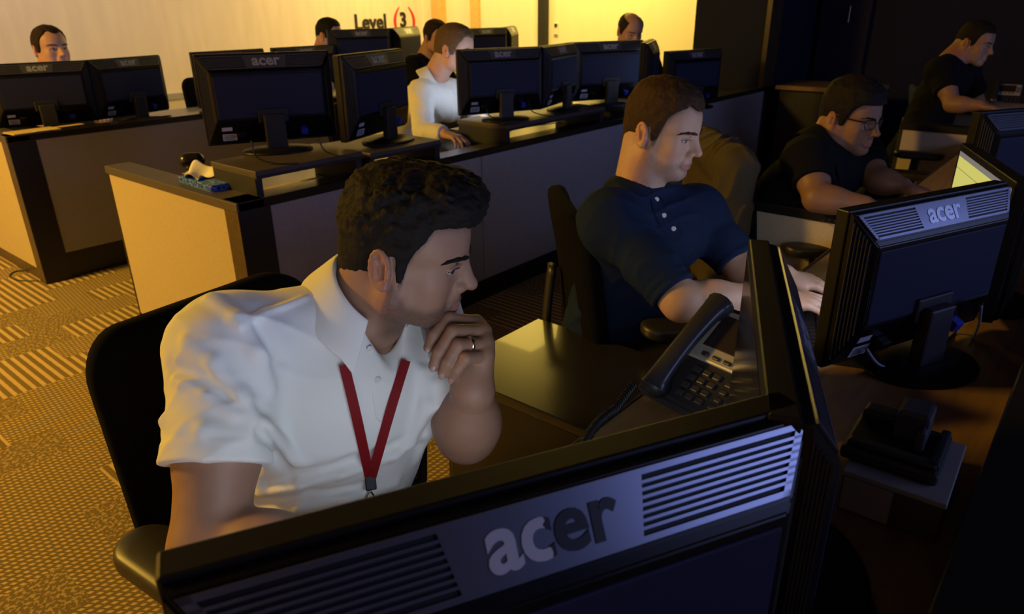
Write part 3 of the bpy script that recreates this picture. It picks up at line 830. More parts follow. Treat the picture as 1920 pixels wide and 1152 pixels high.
# ------------------------------------------------------------------ the setting
def build_room():
    bm = BM(); box(bm, (-3, -6, -.1), (12, 8.8, 0)); struct('floor', bm, MT['carpet'])
    bm = BM(); box(bm, (-3.2, -6, 3.3), (12, 8.9, 3.4)); struct('ceiling', bm, MT['ceil'])
    bm = BM(); box(bm, (-3, 8.65, 0), (8.4, 8.8, 3.3)); struct('wall_left', bm, MT['wall'])
    bm = BM(); box(bm, (-3.1, -6, 0), (-3, 8.8, 3.3)); struct('wall_rear', bm, MT['wall'])
    # lobby side wall with its door
    bm = BM(); box(bm, (8.25, 3.2, 0), (8.4, 7.52, 3.3)); box(bm, (8.25, 8.38, 0), (8.4, 8.65, 3.3)); box(bm, (8.25, 7.52, 2.3), (8.4, 8.38, 3.3))
    struct('wall_back', bm, MT['lobby'])
    bm = BM(); box(bm, (8.32, 7.62, 0), (8.36, 8.22, 2.22)); d = struct('door_1', bm, MT['lobby'])
    bm = BM(); box(bm, (8.20, 8.22, 0), (8.34, 8.42, 2.3)); box(bm, (8.20, 7.46, 0), (8.34, 7.62, 2.3)); box(bm, (8.20, 7.62, 2.22), (8.34, 8.22, 2.3))
    obj('door_frame', bm, MT['post'], d)
    bm = BM(); box(bm, (8.27, 7.70, 1.0), (8.32, 7.83, 1.03), .004); obj('door_handle', bm, MT['chrome'], d)
    bm = BM(); box(bm, (8.17, 6.23, 0), (8.25, 6.355, 3.3)); struct('trim_1', bm, MT['blackpost'])
    # rail along the foot of the left wall: a grey cap over a cream band
    bm = BM(); box(bm, (-3, 8.60, .47), (8.25, 8.65, .53)); r = struct('trim_2', bm, MT['trimgrey'])
    bm = BM(); box(bm, (-3, 8.615, .34), (8.25, 8.65, .47)); obj('lower_band', bm, MT['trimcream'], r)
    # charcoal stub wall at the far end of the middle row
    bm = BM(); box(bm, (6.2, 2.44, 0), (6.42, 3.08, 3.3)); struct('wall_stub', bm, MT['grey'])
    bm = BM(); box(bm, (6.18, 2.40, 0), (6.42, 2.44, 3.3)); struct('trim_3', bm, MT['brown_lam'])
    # navy wall on the far right with a tall door and a counter ledge
    bm = BM(); box(bm, (7.4, -6, 0), (7.5, 2.44, 3.3)); box(bm, (6.42, 2.44, 0), (7.5, 2.54, 3.3)); struct('wall_right', bm, MT['navy'])
    bm = BM(); box(bm, (7.34, 1.95, 0), (7.4, 2.38, 2.9)); d = struct('door_2', bm, MT['navy'])
    bm = BM(); tube(bm, [(7.30, 2.12, 1.28), (7.30, 2.12, 1.42)], .008); obj('door_handle', bm, MT['chrome'], d)
    bm = BM(); box(bm, (6.2, 1.55, .78), (6.75, 2.30, .815), .004); l = obj('counter_ledge', bm, MT['worktop'])
    tag(l, 'brown counter top on a black base by the navy wall beyond the middle row', 'counter')
    bm = BM(); box(bm, (6.26, 1.57, 0), (6.72, 2.28, .78)); obj('cabinet_base', bm, MT['kick'], l)
    # light switch on the lobby wall
    c = empty('light_switch', (8.25, 6.10, 1.16)); tag(c, 'small white light switch plate on the yellow lobby wall beside the black post', 'switch')
    bm = BM(); box(bm, (-.012, -.035, -.10), (0, .035, .07), .003); obj('switch_plate', bm, MT['steelwhite'], c)
    bm = BM(); box(bm, (-.024, -.02, .02), (-.012, .02, .06), .002); obj('switch_button', bm, MT['ink'], c)
    bm = BM(); box(bm, (-.02, -.026, -.085), (-.012, .026, -.075), .001); obj('indicator', bm, MT['ink'], c)
    # company lettering on the left wall
    s = empty('wall_sign', (6.91, 8.64, 1.14)); tag(s, 'black company lettering with a 3 in red brackets on the cream wall', 'sign')
    Rm = Matrix.Rotation(PI / 2, 4, 'X')
    def letters(name, txt, size, x, z, m, off=.012):
        me = text_mesh(txt, size, .006, off, 'LEFT', 1.0); me.transform(Matrix.Translation((x, 0, z)) @ Rm); return obj(name, me, m, s)
    letters('lettering', 'Level', .285, -.01, .10, MT['sign_black'], .006)
    letters('number', '3', .28, .845, .115, MT['sign_black'], .008)
    for a0, cx in ((-1, 1.33), (1, .55)):
        bm = BM(); pts = []
        for k in range(25):
            a = math.radians(-34 + 68 * k / 24); pts.append((cx + a0 * .58 * math.cos(a), .10 + .36 * math.sin(a), .006 + .016 * math.cos((k - 12) / 12 * 1.5)))
        for i in range(24):
            (x0, z0, w0), (x1, z1, w1) = pts[i], pts[i + 1]
            q = [(x0 - w0, z0), (x0 + w0, z0), (x1 + w1, z1), (x1 - w1, z1)]
            prism(bm, q, 1, -.006, .004)
        obj('bracket', bm, MT['sign_red'], s)

# ------------------------------------------------------------------ desks
def desk(name, label, x0, x1, yf, depth, zt, seams, post=True, side=True, worktop_m='lam_black', wy=.62):
    """console row: yf front face (towards -Y), operators sit on the +Y side"""
    r = empty(name, (0, 0, 0)); tag(r, label, 'desk')
    zc = zt - .035
    xs = [x0 + (.13 if post else 0)] + list(seams) + [x1]
    for a, b in zip(xs, xs[1:]):
        bm = BM(); box(bm, (a + .003, yf, .155 if zt > .82 else .115), (b - .003, yf + .03, zc), .003); obj('front_panel', bm, MT['panel_grey'], r)
    bm = BM(); box(bm, (x0 + .02, yf + .008, 0), (x1, yf + .028, .16)); box(bm, (x0 + .05, yf + .015, .1), (x1 - .02, yf + .028, zc)); obj('kick_plate', bm, MT['kick'], r)
    bm = BM(); box(bm, (x0 - .005, yf - .012, zc), (x1, yf + .10, zt), .004); obj('front_rim', bm, MT['lam_rim' if name == 'rim' else 'lam_black'], r)
    if post:
        bm = BM(); box(bm, (x0, yf - .004, 0), (x0 + .13, yf + .09, zc)); obj('corner_post', bm, MT['kick'], r)
        bm = BM(); box(bm, (x0 - .004, yf - .002, 0), (x0, yf + .09, zc)); obj('post_cladding', bm, MT['brown_lam'], r)
    if side:
        bm = BM(); box(bm, (x0, yf + .09, .075), (x0 + .05, yf + depth, zc), .003); obj('side_panel', bm, MT['panel_beige'], r)
        bm = BM(); box(bm, (x0 + .004, yf + .09, 0), (x0 + .046, yf + depth, .08)); obj('side_plinth', bm, MT['brown_lam'], r)
        bm = BM(); box(bm, (x0 - .01, yf - .012, zc), (x0 + .105, yf + depth + .008, zt), .004); obj('side_rim', bm, MT['lam_rim'], r)
        bm = BM(); box(bm, (x0 - .003, yf + depth, 0), (x0 + .053, yf + depth + .006, zc)); obj('edge_strip', bm, MT['kick'], r)
    zw = zt - .035
    bm = BM(); box(bm, (x0 + (.05 if side else 0), yf + .03, zw - .03), (x1, yf + wy, zw), .004); obj('worktop', bm, MT[worktop_m], r)
    return r
def wing(label, x, y0, y1, zt):
    r = empty('divider_panel', (x, y0, 0)); tag(r, label, 'divider')
    bm = BM(); box(bm, (0, .02, .1), (.05, y1 - y0 - .02, zt - .035), .003); obj('fabric_panel', bm, MT['panel_beige'], r)
    bm = BM(); box(bm, (-.01, 0, zt - .035), (.10, y1 - y0, zt), .004); obj('rim', bm, MT['lam_black'], r)
    bm = BM(); box(bm, (.005, .02, 0), (.045, y1 - y0 - .02, .1)); obj('plinth', bm, MT['kick'], r)
    bm = BM(); box(bm, (-.002, y1 - y0 - .02, .0), (.052, y1 - y0, zt - .035)); obj('edge_strip', bm, MT['kick'], r)

def riser(label, x0, x1, y0, y1, z0, z1):
    r = empty('monitor_riser', (x0, y0, z0)); tag(r, label, 'riser')
    w, d, h = x1 - x0, y1 - y0, z1 - z0
    bm = BM(); box(bm, (0, 0, h - .022), (w, d, h), .004); obj('shelf', bm, MT['lam_rim'], r)
    bm = BM(); box(bm, (0, -.002, h - .03), (w, .012, h - .018), .002); obj('front_lip', bm, MT['plastic_m'], r)
    for x in (0, w - .03):
        bm = BM(); box(bm, (x, .01, 0), (x + .03, d - .01, h - .02), .003); obj('leg', bm, MT['plastic_m'], r)

# ------------------------------------------------------------------ monitors
MW, MH, MTOP = .53, .355, .387
_mon_parts = {}
def monitor_proto(page=False, painted_glint=False):
    r = empty('monitor', (0, 0, 0))
    W, H, z0 = MW, MH, MTOP - MH
    bm = BM(); box(bm, (-W / 2, -.004, z0), (W / 2, .026, z0 + H), .003); obj('front_frame', bm, MT['plastic'], r)
    bm = BM(); box(bm, (-W / 2 + .020, .0245, z0 + .030), (W / 2 - .020, .0268, z0 + H - .020)); obj('screen', bm, MT['page' if page is True else ({'off': 'glass_off', 'bright': 'glass_bright', 'dim': 'glass_dim'}.get(page, 'glass_on'))], r)
    b = W / 2 - .004; KT = .864; YB = -.0455
    rings = [(0, b, z0 + .004, z0 + H - .004), (-.0145, b, z0 + .010, z0 + H - .0065), (YB, b * KT, z0 + H * .255, z0 + H - .0590), (YB - .006, b * KT - .008, z0 + H * .285, z0 + H - .070)]
    bm = BM(); rv = [[bm.verts.new(p) for p in ((-x, y, lo), (x, y, lo), (x, y, hi), (-x, y, hi))] for y, x, lo, hi in rings]
    for p, q in zip(rv, rv[1:]):
        for k in range(4): bm.faces.new((p[k], p[(k + 1) % 4], q[(k + 1) % 4], q[k]))
    bm.faces.new(rv[0][::-1]); bm.faces.new(rv[-1]); bmesh.ops.recalc_face_normals(bm, faces=bm.faces)
    bmesh.ops.bevel(bm, geom=[e for e in bm.edges if min(e.verts[0].co.y, e.verts[1].co.y) < -.02], offset=.0022, segments=2, affect='EDGES')
    obj('back_shell', bm, MT['shell'], r)
    bm = BM(); box(bm, (-.40 * W, YB - .0085, z0 + H * .305), (.40 * W, YB - .004, z0 + H * .775), .003); obj('back_panel', bm, MT['backpanel'], r)
    # side vents: thin upright ribs on the slanted flanks
    for sd in (-1, 1):
        bm = BM()
        for k in range(6):
            f = .06 + k * .155; y = -.0145 + f * (YB + .0145); xx = sd * (b + f * (b * KT - b))
            zt = z0 + H - .0065 - .0525 * f - .012; zb = z0 + .010 + f * (H * .255 - .010) + .010
            box(bm, (xx - .0022, y - .0011, zb), (xx + .0022, y + .0011, zt))
        obj('side_vent', bm, MT['plastic_m'], r)
    # slanted top strip: local frame u along the width, t down the slope
    p0 = V((0, -.0150, z0 + H - .0065)); p1 = V((0, YB, z0 + H - .0585)); t = (p1 - p0); Ls = t.length; t.normalize()
    nrm = V((0, t.z, -t.y)); nrm = -nrm if nrm.z < 0 else nrm
    def SM(u, d, h=0):
        return Matrix(((1, 0, 0, u), (0, -t.y, nrm.y, p0.y + t.y * d + nrm.y * h), (0, -t.z, nrm.z, p0.z + t.z * d + nrm.z * h), (0, 0, 0, 1)))
    M0 = SM(0, Ls / 2)
    hw, hl = W / 2 - .010, Ls / 2 - .002
    def kx(y): return 1 - (1 - KT) * (hl - y) / (2 * hl)     # the strip narrows towards its lower edge
    def bar(bm, x0, x1, y0, y1, h):
        q = [(x0 * kx(y0), y0), (x1 * kx(y0), y0), (x1 * kx(y1), y1), (x0 * kx(y1), y1)]
        prism(bm, q, 2, 0, h, M0)
    bm = BM(); bar(bm, -hw, hw, -hl, hl, .0008); obj('vent_recess', bm, MT['slot'], r)
    pw = .086
    for sd in (1, -1):       # seen from behind, +X is on the viewer's right
        bm = BM(); a_, c_ = sd * pw, sd * hw
        lo_, hi_ = min(a_, c_), max(a_, c_)
        bar(bm, lo_, hi_, hl - .005, hl, .003); bar(bm, lo_, hi_, -hl, -hl + .005, .003)
        ex = (hi_ - .009, hi_) if sd > 0 else (lo_, lo_ + .009)
        bar(bm, ex[0], ex[1], -hl, hl, .003)
        n = 8; pit = (2 * hl - .010) / n
        for k in range(1, n):
            y = -hl + .005 + k * pit
            bar(bm, lo_, hi_, y - .0013, y + .0013, .003)
        obj('vent_grille', bm, MT['strip'], r)
    bm = BM(); bar(bm, -pw, pw, -hl, hl, .0032); lp = obj('logo_plate', bm, MT['strip'], r)
    me = text_mesh('acer', .062, .0007, .0016, 'CENTER', 1.0)
    lg = obj('logo', me, MT['painted_glint'] if painted_glint else MT['logo'], lp); lg.matrix_local = M0 @ Matrix.Translation((.002, .003, .0036))
    # connectors, stickers
    sl = V((0, -.030 + .074, 0)); 
    q0 = V((0, YB, z0 + H * .255)); q1 = V((0, -.0145, z0 + .010)); tt = (q1 - q0); Lq = tt.length; tt.normalize()
    n2 = V((0, tt.z, -tt.y)); n2 = -n2 if n2.y > 0 else n2
    M1 = Matrix(((1, 0, 0, 0), (0, -tt.y, n2.y, (q0.y + q1.y) / 2), (0, -tt.z, n2.z, (q0.z + q1.z) / 2), (0, 0, 0, 1)))
    bm = BM(); box(bm, (-.205, -.034, 0), (-.150, -.004, .0008), M=M1); box(bm, (-.205, .010, 0), (-.165, .026, .0008), M=M1); st = obj('sticker', bm, MT['sticker'], r)
    bm = BM()
    for k in range(4): box(bm, (-.200, -.030 + k * .006, .0006), (-.156 - .006 * (k % 2), -.0275 + k * .006, .0011), M=M1)
    obj('print', bm, MT['ink'], st)
    bm = BM(); box(bm, (.105, -.016, 0), (.135, .010, .030), .003, M=M1); obj('video_plug', bm, MT['bluevga'], r)
    bm = BM(); box(bm, (-.145, -.010, 0), (-.115, .012, .024), .003, M=M1); obj('power_plug', bm, MT['plastic'], r)
    # stand
    bm = BM(); box(bm, (-.042, -.085, .012), (.042, -.052, z0 + H * .34), .006); box(bm, (-.06, -.062, z0 + H * .24), (.06, YB - .004, z0 + H * .40), .004); obj('stand_neck', bm, MT['plastic_m'], r)
    bm = BM(); prof = [(.001, 0), (.128, 0), (.13, .004), (.124, .010), (.06, .016), (.001, .017)]
    lathe(bm, prof, 40, Matrix.Translation((0, -.055, 0)) @ Matrix.Diagonal((1.12, .85, 1, 1))); obj('stand_base', bm, MT['plastic'], r, True)
    return r
PROTO = {}
def monitor(x, y, z, ang, label, page=False, painted_glint=False, sc=1.0, group=None):
    key = (page, painted_glint)
    if key not in PROTO: PROTO[key] = monitor_proto(page, painted_glint); o = PROTO[key]
    else: o = copy_tree(PROTO[key])
    a = math.radians(ang)
    o.location = (x, y, z); o.rotation_euler = (0, 0, a); o.scale = (sc,) * 3; tag(o, label, 'monitor', group)
    return o
def mon_top(pl, ang, z, label, side='c', W=MW, **kw):
    """pl: plan position of the left end ('l'), right end ('r') or centre ('c') of the top edge; z of the desk"""
    a = math.radians(ang); d = A(math.cos(a), math.sin(a)); p = A(*pl[:2])
    if side == 'l': p = p + d * W / 2
    if side == 'r': p = p - d * W / 2
    return monitor(p[0], p[1], z, ang, label, **kw)

# ------------------------------------------------------------------ chairs
def chair_proto(fab, w=.47, h=.46):
    r = empty('office_chair', (0, 0, 0))
    # local frame: occupant faces +X... seat centre at origin plan
    M = Matrix.Rotation(-PI / 2, 4, 'Z')
    bm = BM(); cushion(bm, .48, .46, .075, .10, axis='z', M=Matrix.Translation((.02, 0, .455))); obj('seat', bm, fab, r, True)
    bm = BM(); cushion(bm, w, h, .055, .085, bend=.045, vb=-.02, M=Matrix.Translation((-.235, 0, .72)) @ Matrix.Rotation(math.radians(-7), 4, 'Y') @ Matrix.Rotation(PI / 2, 4, 'Z') @ Matrix.Rotation(PI, 4, 'Z')); obj('backrest', bm, fab, r, True)
    bm = BM(); tube(bm, [(-.10, 0, .41), (-.27, 0, .43), (-.305, 0, .55), (-.29, 0, .75)], .028, 8, 6, flat=.5); obj('back_support', bm, MT['chair_pl'], r, True)
    for s in (1, -1):
        bm = BM(); cushion(bm, .25, .095, .035, .045, axis='z', vb=-.006, M=Matrix.Translation((.03, s * .285, .665))); a = obj('armrest', bm, MT['chair_pl'], r, True)
        bm = BM(); tube(bm, [(.0, s * .20, .425), (.0, s * .285, .44), (.01, s * .29, .52), (.02, s * .285, .65)], .022, 8, 5, flat=.6); obj('arm_post', bm, MT['chair_pl'], a, True)
    bm = BM(); lathe(bm, [(.028, .10), (.028, .26), (.019, .262), (.019, .40), (.08, .41), (.08, .425)], 16); obj('gas_lift', bm, MT['chair_pl'], r, True)
    for k in range(5):
        a = 2 * PI * k / 5 + .3
        bm = BM(); tube(bm, [(0, 0, .125), (.16 * math.cos(a), .16 * math.sin(a), .115), (.30 * math.cos(a), .30 * math.sin(a), .085)], lambda t: .026 - .009 * t, 8, 4); leg = obj('base_leg', bm, MT['chair_pl'], r, True)
        c = V((.30 * math.cos(a), .30 * math.sin(a), .0))
        bm = BM(); lathe(bm, [(.012, -.024), (.030, -.020), (.030, .020), (.012, .024)], 14, Matrix.Translation(c + V((0, 0, .031))) @ Matrix.Rotation(a, 4, 'Z') @ Matrix.Rotation(PI / 2, 4, 'X')); obj('caster', bm, MT['chair_pl'], leg, True)
    return r
_CH = {}
def chair(x, y, face, label, blue=False, group=None, z=0):
    if blue not in _CH: _CH[blue] = chair_proto(MT['chair_blue' if blue else 'chair_fab']); o = _CH[blue]
    else: o = copy_tree(_CH[blue])
    o.location = (x, y, z); o.rotation_euler = (0, 0, math.radians(face)); return tag(o, label, 'chair', group)

# ------------------------------------------------------------------ phones and small things
_PH = []
def phone(x, y, z, ang, label, sc=1.0):
    if _PH:
        o = copy_tree(_PH[0])
    else:
        o = empty('desk_phone'); _PH.append(o)
        T = math.radians(33)
        # local: +X up the face, +Y left (handset side); tilted slab
        Mt = Matrix.Rotation(-T, 4, 'Y')
        bm = BM(); prism(bm, [(-.105, .012), (-.105, .030), (.092, .030 + .197 * math.tan(T)), (.105, .028 + .19 * math.tan(T)), (.085, .0), (-.09, .0)], 1, -.130, .100)
        bmesh.ops.bevel(bm, geom=list(bm.edges), offset=.006, segments=2, affect='EDGES'); obj('base', bm, MT['phone'], o)
        def F_(u, v, h=0):     # u up the slope from the bottom edge, v left
            return Matrix.Translation((-.105 + u * math.cos(T) - h * math.sin(T), v, .030 + u * math.sin(T) + h * math.cos(T))) @ Mt
        bm = BM(); box(bm, (-.062, -.085, 0), (.062, .080, .008), .004, M=F_(.162, -.028)); fp = obj('faceplate', bm, MT['phone_face'], o)
        bm = BM(); box(bm, (-.038, -.052, .0075), (.040, .058, .0095), .001, M=F_(.170, -.026)); obj('display', bm, MT['lcd'], fp)
        bm = BM()
        for k in range(4): box(bm, (-.004, -.008, .007), (.004, .008, .013), .002, M=F_(.113, -.063 + k * .025))
        for k in range(3):
            for j in range(2): box(bm, (-.006, -.005, .007), (.006, .005, .013), .003, M=F_(.135 + k * .022, -.101 + j * .013))
        obj('soft_keys', bm, MT['key'], fp)
        bm = BM()
        for i in range(4):
            for j in range(3): box(bm, (-.0065, -.008, 0), (.0065, .008, .006), .002, M=F_(.022 + i * .0195, .008 - j * .022))
        for i in range(4):
            for j in range(2): box(bm, (-.005, -.007, 0), (.005, .007, .005), .002, M=F_(.022 + i * .018, -.065 - j * .022))
        obj('keypad', bm, MT['key'], o)
        bm = BM(); hp = [F_(u, .050, h).translation for u, h in ((-.002, .022), (.03, .028), (.11, .032), (.19, .028), (.225, .020))]
        tube(bm, hp, lambda t: .021 + .010 * abs(2 * t - 1) ** 2, 12, 6, flat=.8)
        for u in (.012, .212): tube(bm, [F_(u, .050, .002).translation, F_(u, .050, .034).translation], .024, 14)
        obj('handset', bm, MT['phone'], o, True)
        bm = BM(); pts = []
        st = F_(.0, .08, .02).translation
        for k in range(260):
            t = k / 259; a = t * 2 * PI * 42
            c = st + V((-.02 - .19 * t, .018 * math.sin(t * PI) - .055 * t, 0)); c.z = max(.0105, st.z * (1 - 3 * t)) if t < .33 else .0105
            c.z += .0
            pts.append(c + V((0, .008 * math.cos(a), .008 * math.sin(a))))
        tube(bm, pts, .0026, 5); obj('coiled_cord', bm, MT['cable'], o, True)
    o.location = (x, y, z); o.rotation_euler = (0, 0, math.radians(ang)); o.scale = (sc,) * 3
    return tag(o, label, 'phone')
def cable(label, pts, r=.003, m='cable', sm=10, name='cable'):
    c = sum((V(p) for p in pts), V()) / len(pts)
    bm = BM(); tube(bm, pts, r, 6, sm); o = obj(name, bm, MT[m], None, True); tag(o, label, 'cable'); return o
def sheet(label, x, y, z, w, h, ang, m='paper', curl=0):
    bm = BM(); box(bm, (-w / 2, -h / 2, 0), (w / 2, h / 2, .0012)); o = obj('paper_sheet', bm, MT[m]); o.location = (x, y, z); o.rotation_euler = (0, 0, math.radians(ang))
    return tag(o, label, 'paper')
def mouse(x, y, z, ang, label):
    o = empty('computer_mouse', (x, y, z), math.radians(ang)); tag(o, label, 'mouse')
    F = Field(); F.ell((0, 0, .008), (.056, .031, .026), None, .01); F.half((0, 0, 0), (0, 0, -1), .002)
    sdf_obj('shell', F, .004, MT['plastic'], o)
    bm = BM(); lathe(bm, [(.006, -.004), (.009, -.003), (.009, .003), (.006, .004)], 12, Matrix.Translation((.03, 0, .028)) @ Matrix.Rotation(PI / 2, 4, 'X')); obj('scroll_wheel', bm, MT['plastic_m'], o, True)
def keyboard(x, y, z, ang, label):
    o = empty('keyboard', (x, y, z), math.radians(ang)); tag(o, label, 'keyboard')
    bm = BM(); prism(bm, [(-.075, 0), (-.075, .010), (.075, .024), (.075, 0)], 0, -.22, .22); obj('case', bm, MT['plastic_m'], o)
    bm = BM(); Mt = Matrix.Translation((0, 0, .018)) @ Matrix.Rotation(math.atan2(.014, .15), 4, 'X')
    for j in range(5):
        for i in range(20): box(bm, (-.21 + i * .021, -.06 + j * .024, 0), (-.193 + i * .021, -.041 + j * .024, .006), 0, Mt)
    obj('key_bed', bm, MT['plastic'], o)

# ------------------------------------------------------------------ people
def skin_mesh(parent, H, hres, body_fields, name='body'):
    """head and limbs share one mesh"""
    parts = []
    Fh, rest = body_fields[0], body_fields[1:]
    v, f = Fh.mesh(hres); v = relax(v, f, 1); parts.append((v, f, H.pigment(v)))
    for F, r in rest:
        v, f = F.mesh(r); v = relax(v, f, 1); parts.append((v, f, np.tile(np.array(H.skin), (len(v), 1))))
    return obj(name, mesh_from(name, parts), MT['skin'], parent)

def collar(parent, N_, fw, lat, up, m, r=.062, back=.040, front=-.030, fall=.048, spread=22, tip=.030, name='collar', bulge=.018, rx=1.05):
    """shirt collar: a band folded over all round the neck with two points at the front"""
    ths = np.linspace(spread, 360 - spread, 61); rows = []
    for th in ths:
        a = math.radians(th); c, s_ = math.cos(a), math.sin(a)
        fr = (c + 1) / 2                      # 1 at the front, 0 at the back
        d = fw * c * rx + lat * s_
        hi = back + (front - back) * fr ** 1.2
        tp = max(0, (fr - .80) / .20) ** 1.3
        fl = fall + tip * tp
        e = d * 1.0
        p_in0 = N_ + e * (r - .004) + up * (hi - .03)
        p_top = N_ + e * (r + .002) + up * hi
        p_top2 = N_ + e * (r + .008) + up * (hi - .001)
        p_mid = N_ + e * (r + .008 + bulge * .8) + up * (hi - fl * .5)
        p_out = N_ + e * (r + .010 + bulge * 1.7 + tip * .35 * tp) + up * (hi - fl)
        p_und = N_ + e * (r + .006 + bulge * 1.5 + tip * .35 * tp) + up * (hi - fl - .001)
        rows.append([p_in0, p_top, p_top2, p_mid, p_out, p_und])
    bm = BM(); g = [[bm.verts.new(p) for p in r_] for r_ in rows]
    for a, b in zip(g, g[1:]):
        for k in range(5): bm.faces.new((a[k], b[k], b[k + 1], a[k + 1]))
    bmesh.ops.recalc_face_normals(bm, faces=bm.faces)
    o = obj(name, bm, m, parent, True)
    md = o.modifiers.new('thick', 'SOLIDIFY'); md.thickness = .0025; md.offset = 0
    sb = o.modifiers.new('sub', 'SUBSURF'); sb.levels = 1; sb.render_levels = 2
    return o

def button(parent, p, n, r=.0055, name='button'):
    n = ncol(n); M = V(n).to_track_quat('Z', 'Y').to_matrix().to_4x4(); M.translation = V(p)
    bm = BM(); lathe(bm, [(.0005, .0), (r, .0), (r, .0012), (r * .8, .0022), (r * .55, .0016), (.0005, .0016)], 18, M); return obj(name, bm, MT['button'], parent, True)

def foreground_man():
    r = empty('person', (.60, 1.0, 0)); tag(r, 'man in white polo shirt resting his chin on his fist beside the nearest monitor', 'person')
    inv = A(.60, 1.0, 0)
    R = euler_R(-53, 13, 2)
    sc = 1.0
    o = P(719, 513, 1.075) - R @ (A(-.012, -.080, -.002) * sc)
    H = Head(o, R, sc, fat=1.05, jaw=1.04, beard=.75, skin=(.31, .175, .115), fade=(.089, .040, -.022, -.06, (.03, .022, .018), 0, .016))
    B = Body((.60, 1.02, .53), (.683, .876, .995), (.815, .925, .935), (.475, .965, .975), P(874, 812, 1.235), (.335, .845, .745), P(886, 738, 1.159), (.47, .63, .765), stout=1.06, arm=1.12, fwd=-80)
    Fh = Field(); H.build(Fh)
    Fh.cap(H.w(-.022, 0, -.045), B.N - B.up * .02, .055, .062, .03)
    Fh.cap(H.w(-.045, 0, .0), B.N - B.fw * .02, .046, .056, .03)
    Fa = Field(); B.torso(Fa, -.010); B.arm(Fa, 1, -.002, r=(.054, .046, .047, .030)); B.arm(Fa, -1, -.002, r=(.056, .048, .046, .030))
    hand_ops(Fa, B.Rw, (.55, -.8, -.02), (0, 0, 1), -1, curl=(18, 22, 16))
    # left hand: loose fist under the chin
    Fz = Field()
    W = P(886, 738, 1.159)
    mcp = [P(893, 606, 1.188), P(906, 622, 1.173), P(911, 645, 1.159), P(909, 668, 1.148)]
    fing = [
        [mcp[0], P(842, 598, 1.159), P(815, 628, 1.148), P(804, 652, 1.145)],
        [mcp[1], P(850, 622, 1.138), P(824, 660, 1.132), P(814, 686, 1.134)],
        [mcp[2], P(860, 648, 1.124), P(840, 680, 1.121), P(831, 699, 1.128)],
        [mcp[3], P(873, 672, 1.116), P(857, 694, 1.121), P(849, 708, 1.130)]]
    for q, f in zip(mcp, (.0115, .0118, .011, .010)):
        Fz.cap(W + (q - W) * .15, q, .0213, f + .003, .016)
    Fz.cap(P(886, 735, 1.162), P(872, 700, 1.159), .026, .022, .02)
    Fz.cap(P(886, 690, 1.175), P(884, 640, 1.191), .024, .018, .02)
    for i, pts in enumerate(fing):
        rr = [(.0118, .0110, .0098, .0084), (.0122, .0115, .0102, .0088), (.0115, .0108, .0098, .0084), (.0105, .0096, .0086, .0074)][i]
        for q in range(3): Fz.cap(pts[q], pts[q + 1], rr[q] * 1.06, rr[q + 1] * 1.06, .0035)
    Fz.cap(P(880, 690, 1.185), P(850, 655, 1.191), .015, .013, .012); Fz.cap(P(850, 655, 1.191), P(832, 628, 1.185), .013, .010, .004)
    Fz.cap(W, W + (B.Le - W) * .4, .031, .041, .02)
    skin_mesh(r, H, .0021, [Fh, (Fa, .0045), (Fz, .0017)])
    # nails
    for i, pts in enumerate(fing):
        d = ncol(pts[3] - pts[2]); n = ncol((CC - pts[3]) - d * ((CC - pts[3]) @ d)); l = np.cross(d, n)
        c = pts[3] + n * (.0073, .0077, .0073, .0064)[i] + d * .003
        F = Field(); F.ell(c, (.0066, .0048, .0022), np.stack([d, l, n], 1), .002)
        sdf_obj('fingernail', F, .0009, MT['nail'], r, 1)
    # wedding ring
    a, b = fing[2][0], fing[2][1]; c = a + (b - a) * .62; M = V(b - a).to_track_quat('Z', 'Y').to_matrix().to_4x4(); M.translation = V(c)
    bm = BM(); lathe(bm, [(.0120, -.003), (.0135, -.003), (.0140, 0), (.0135, .003), (.0120, .003)], 32, M); tag(obj('ring', bm, MT['ring'], r, True), 'plain white gold ring')
    H.hair(thick=.014, top=.024, tx=.016, front=.089, temple=.040, burn=-.022, nape=-.06, amp=.0055, freq=95, quiff=1, m=MT['hair_black'], parent=r, res=.0026, side=.0025)
    H.eyes(r, gaze=(1, -.42, .02), iris=(.06, .045, .03))
    # polo shirt
    S = Field(); B.torso(S, .011)
    tR = B.Rs + (B.Re - B.Rs) * .60; tL = B.Ls + (B.Le - B.Ls) * .84
    S.cyl(B.Rs - (B.Re - B.Rs) * .05, tR, .076, .077, .035); S.cyl(B.Ls, tL, .070, .073, .035)
    uR = ncol(B.Re - B.Rs)
    S.cyl(tR - uR * .028, tR + uR * .001, .0788, .0788, .003)
    # creases: at the sleeve, from the armpit and across the belly
    def cr(uv, rad=.007, k=.016):
        pts = []
        for u, v in uv:
            d = P(u, v, 1) - CC; q = ray_front(S, CC, d, 2.0, 900)
            if q is not None: pts.append(q)
        for a_, b_ in zip(pts, pts[1:]): S.cap(a_, b_, rad, None, k)
    def gr(uv, rad=.006, k=.02):
        pts = []
        for u, v in uv:
            d = P(u, v, 1) - CC; q = ray_front(S, CC, d, 2.0, 900)
            if q is not None: pts.append(q)
        for a_, b_ in zip(pts, pts[1:]): S.cap(a_, b_, rad, None, k, 's')
    cr([(400, 560), (445, 600), (480, 660), (505, 730)]); gr([(425, 540), (480, 600), (520, 680)], .005)
    cr([(330, 705), (390, 730), (440, 770), (488, 800)], .008); gr([(320, 690), (385, 712), (450, 758)], .006)
    cr([(350, 640), (400, 680), (450, 740), (478, 790)], .006); cr([(310, 790), (380, 805), (470, 812)], .005)
    cr([(500, 800), (540, 850), (575, 880)], .008); gr([(490, 810), (520, 860), (545, 900)], .004)
    cr([(490, 925), (560, 905), (640, 885), (740, 850), (815, 800)], .007); gr([(500, 912), (570, 893), (660, 868), (745, 836)], .005)
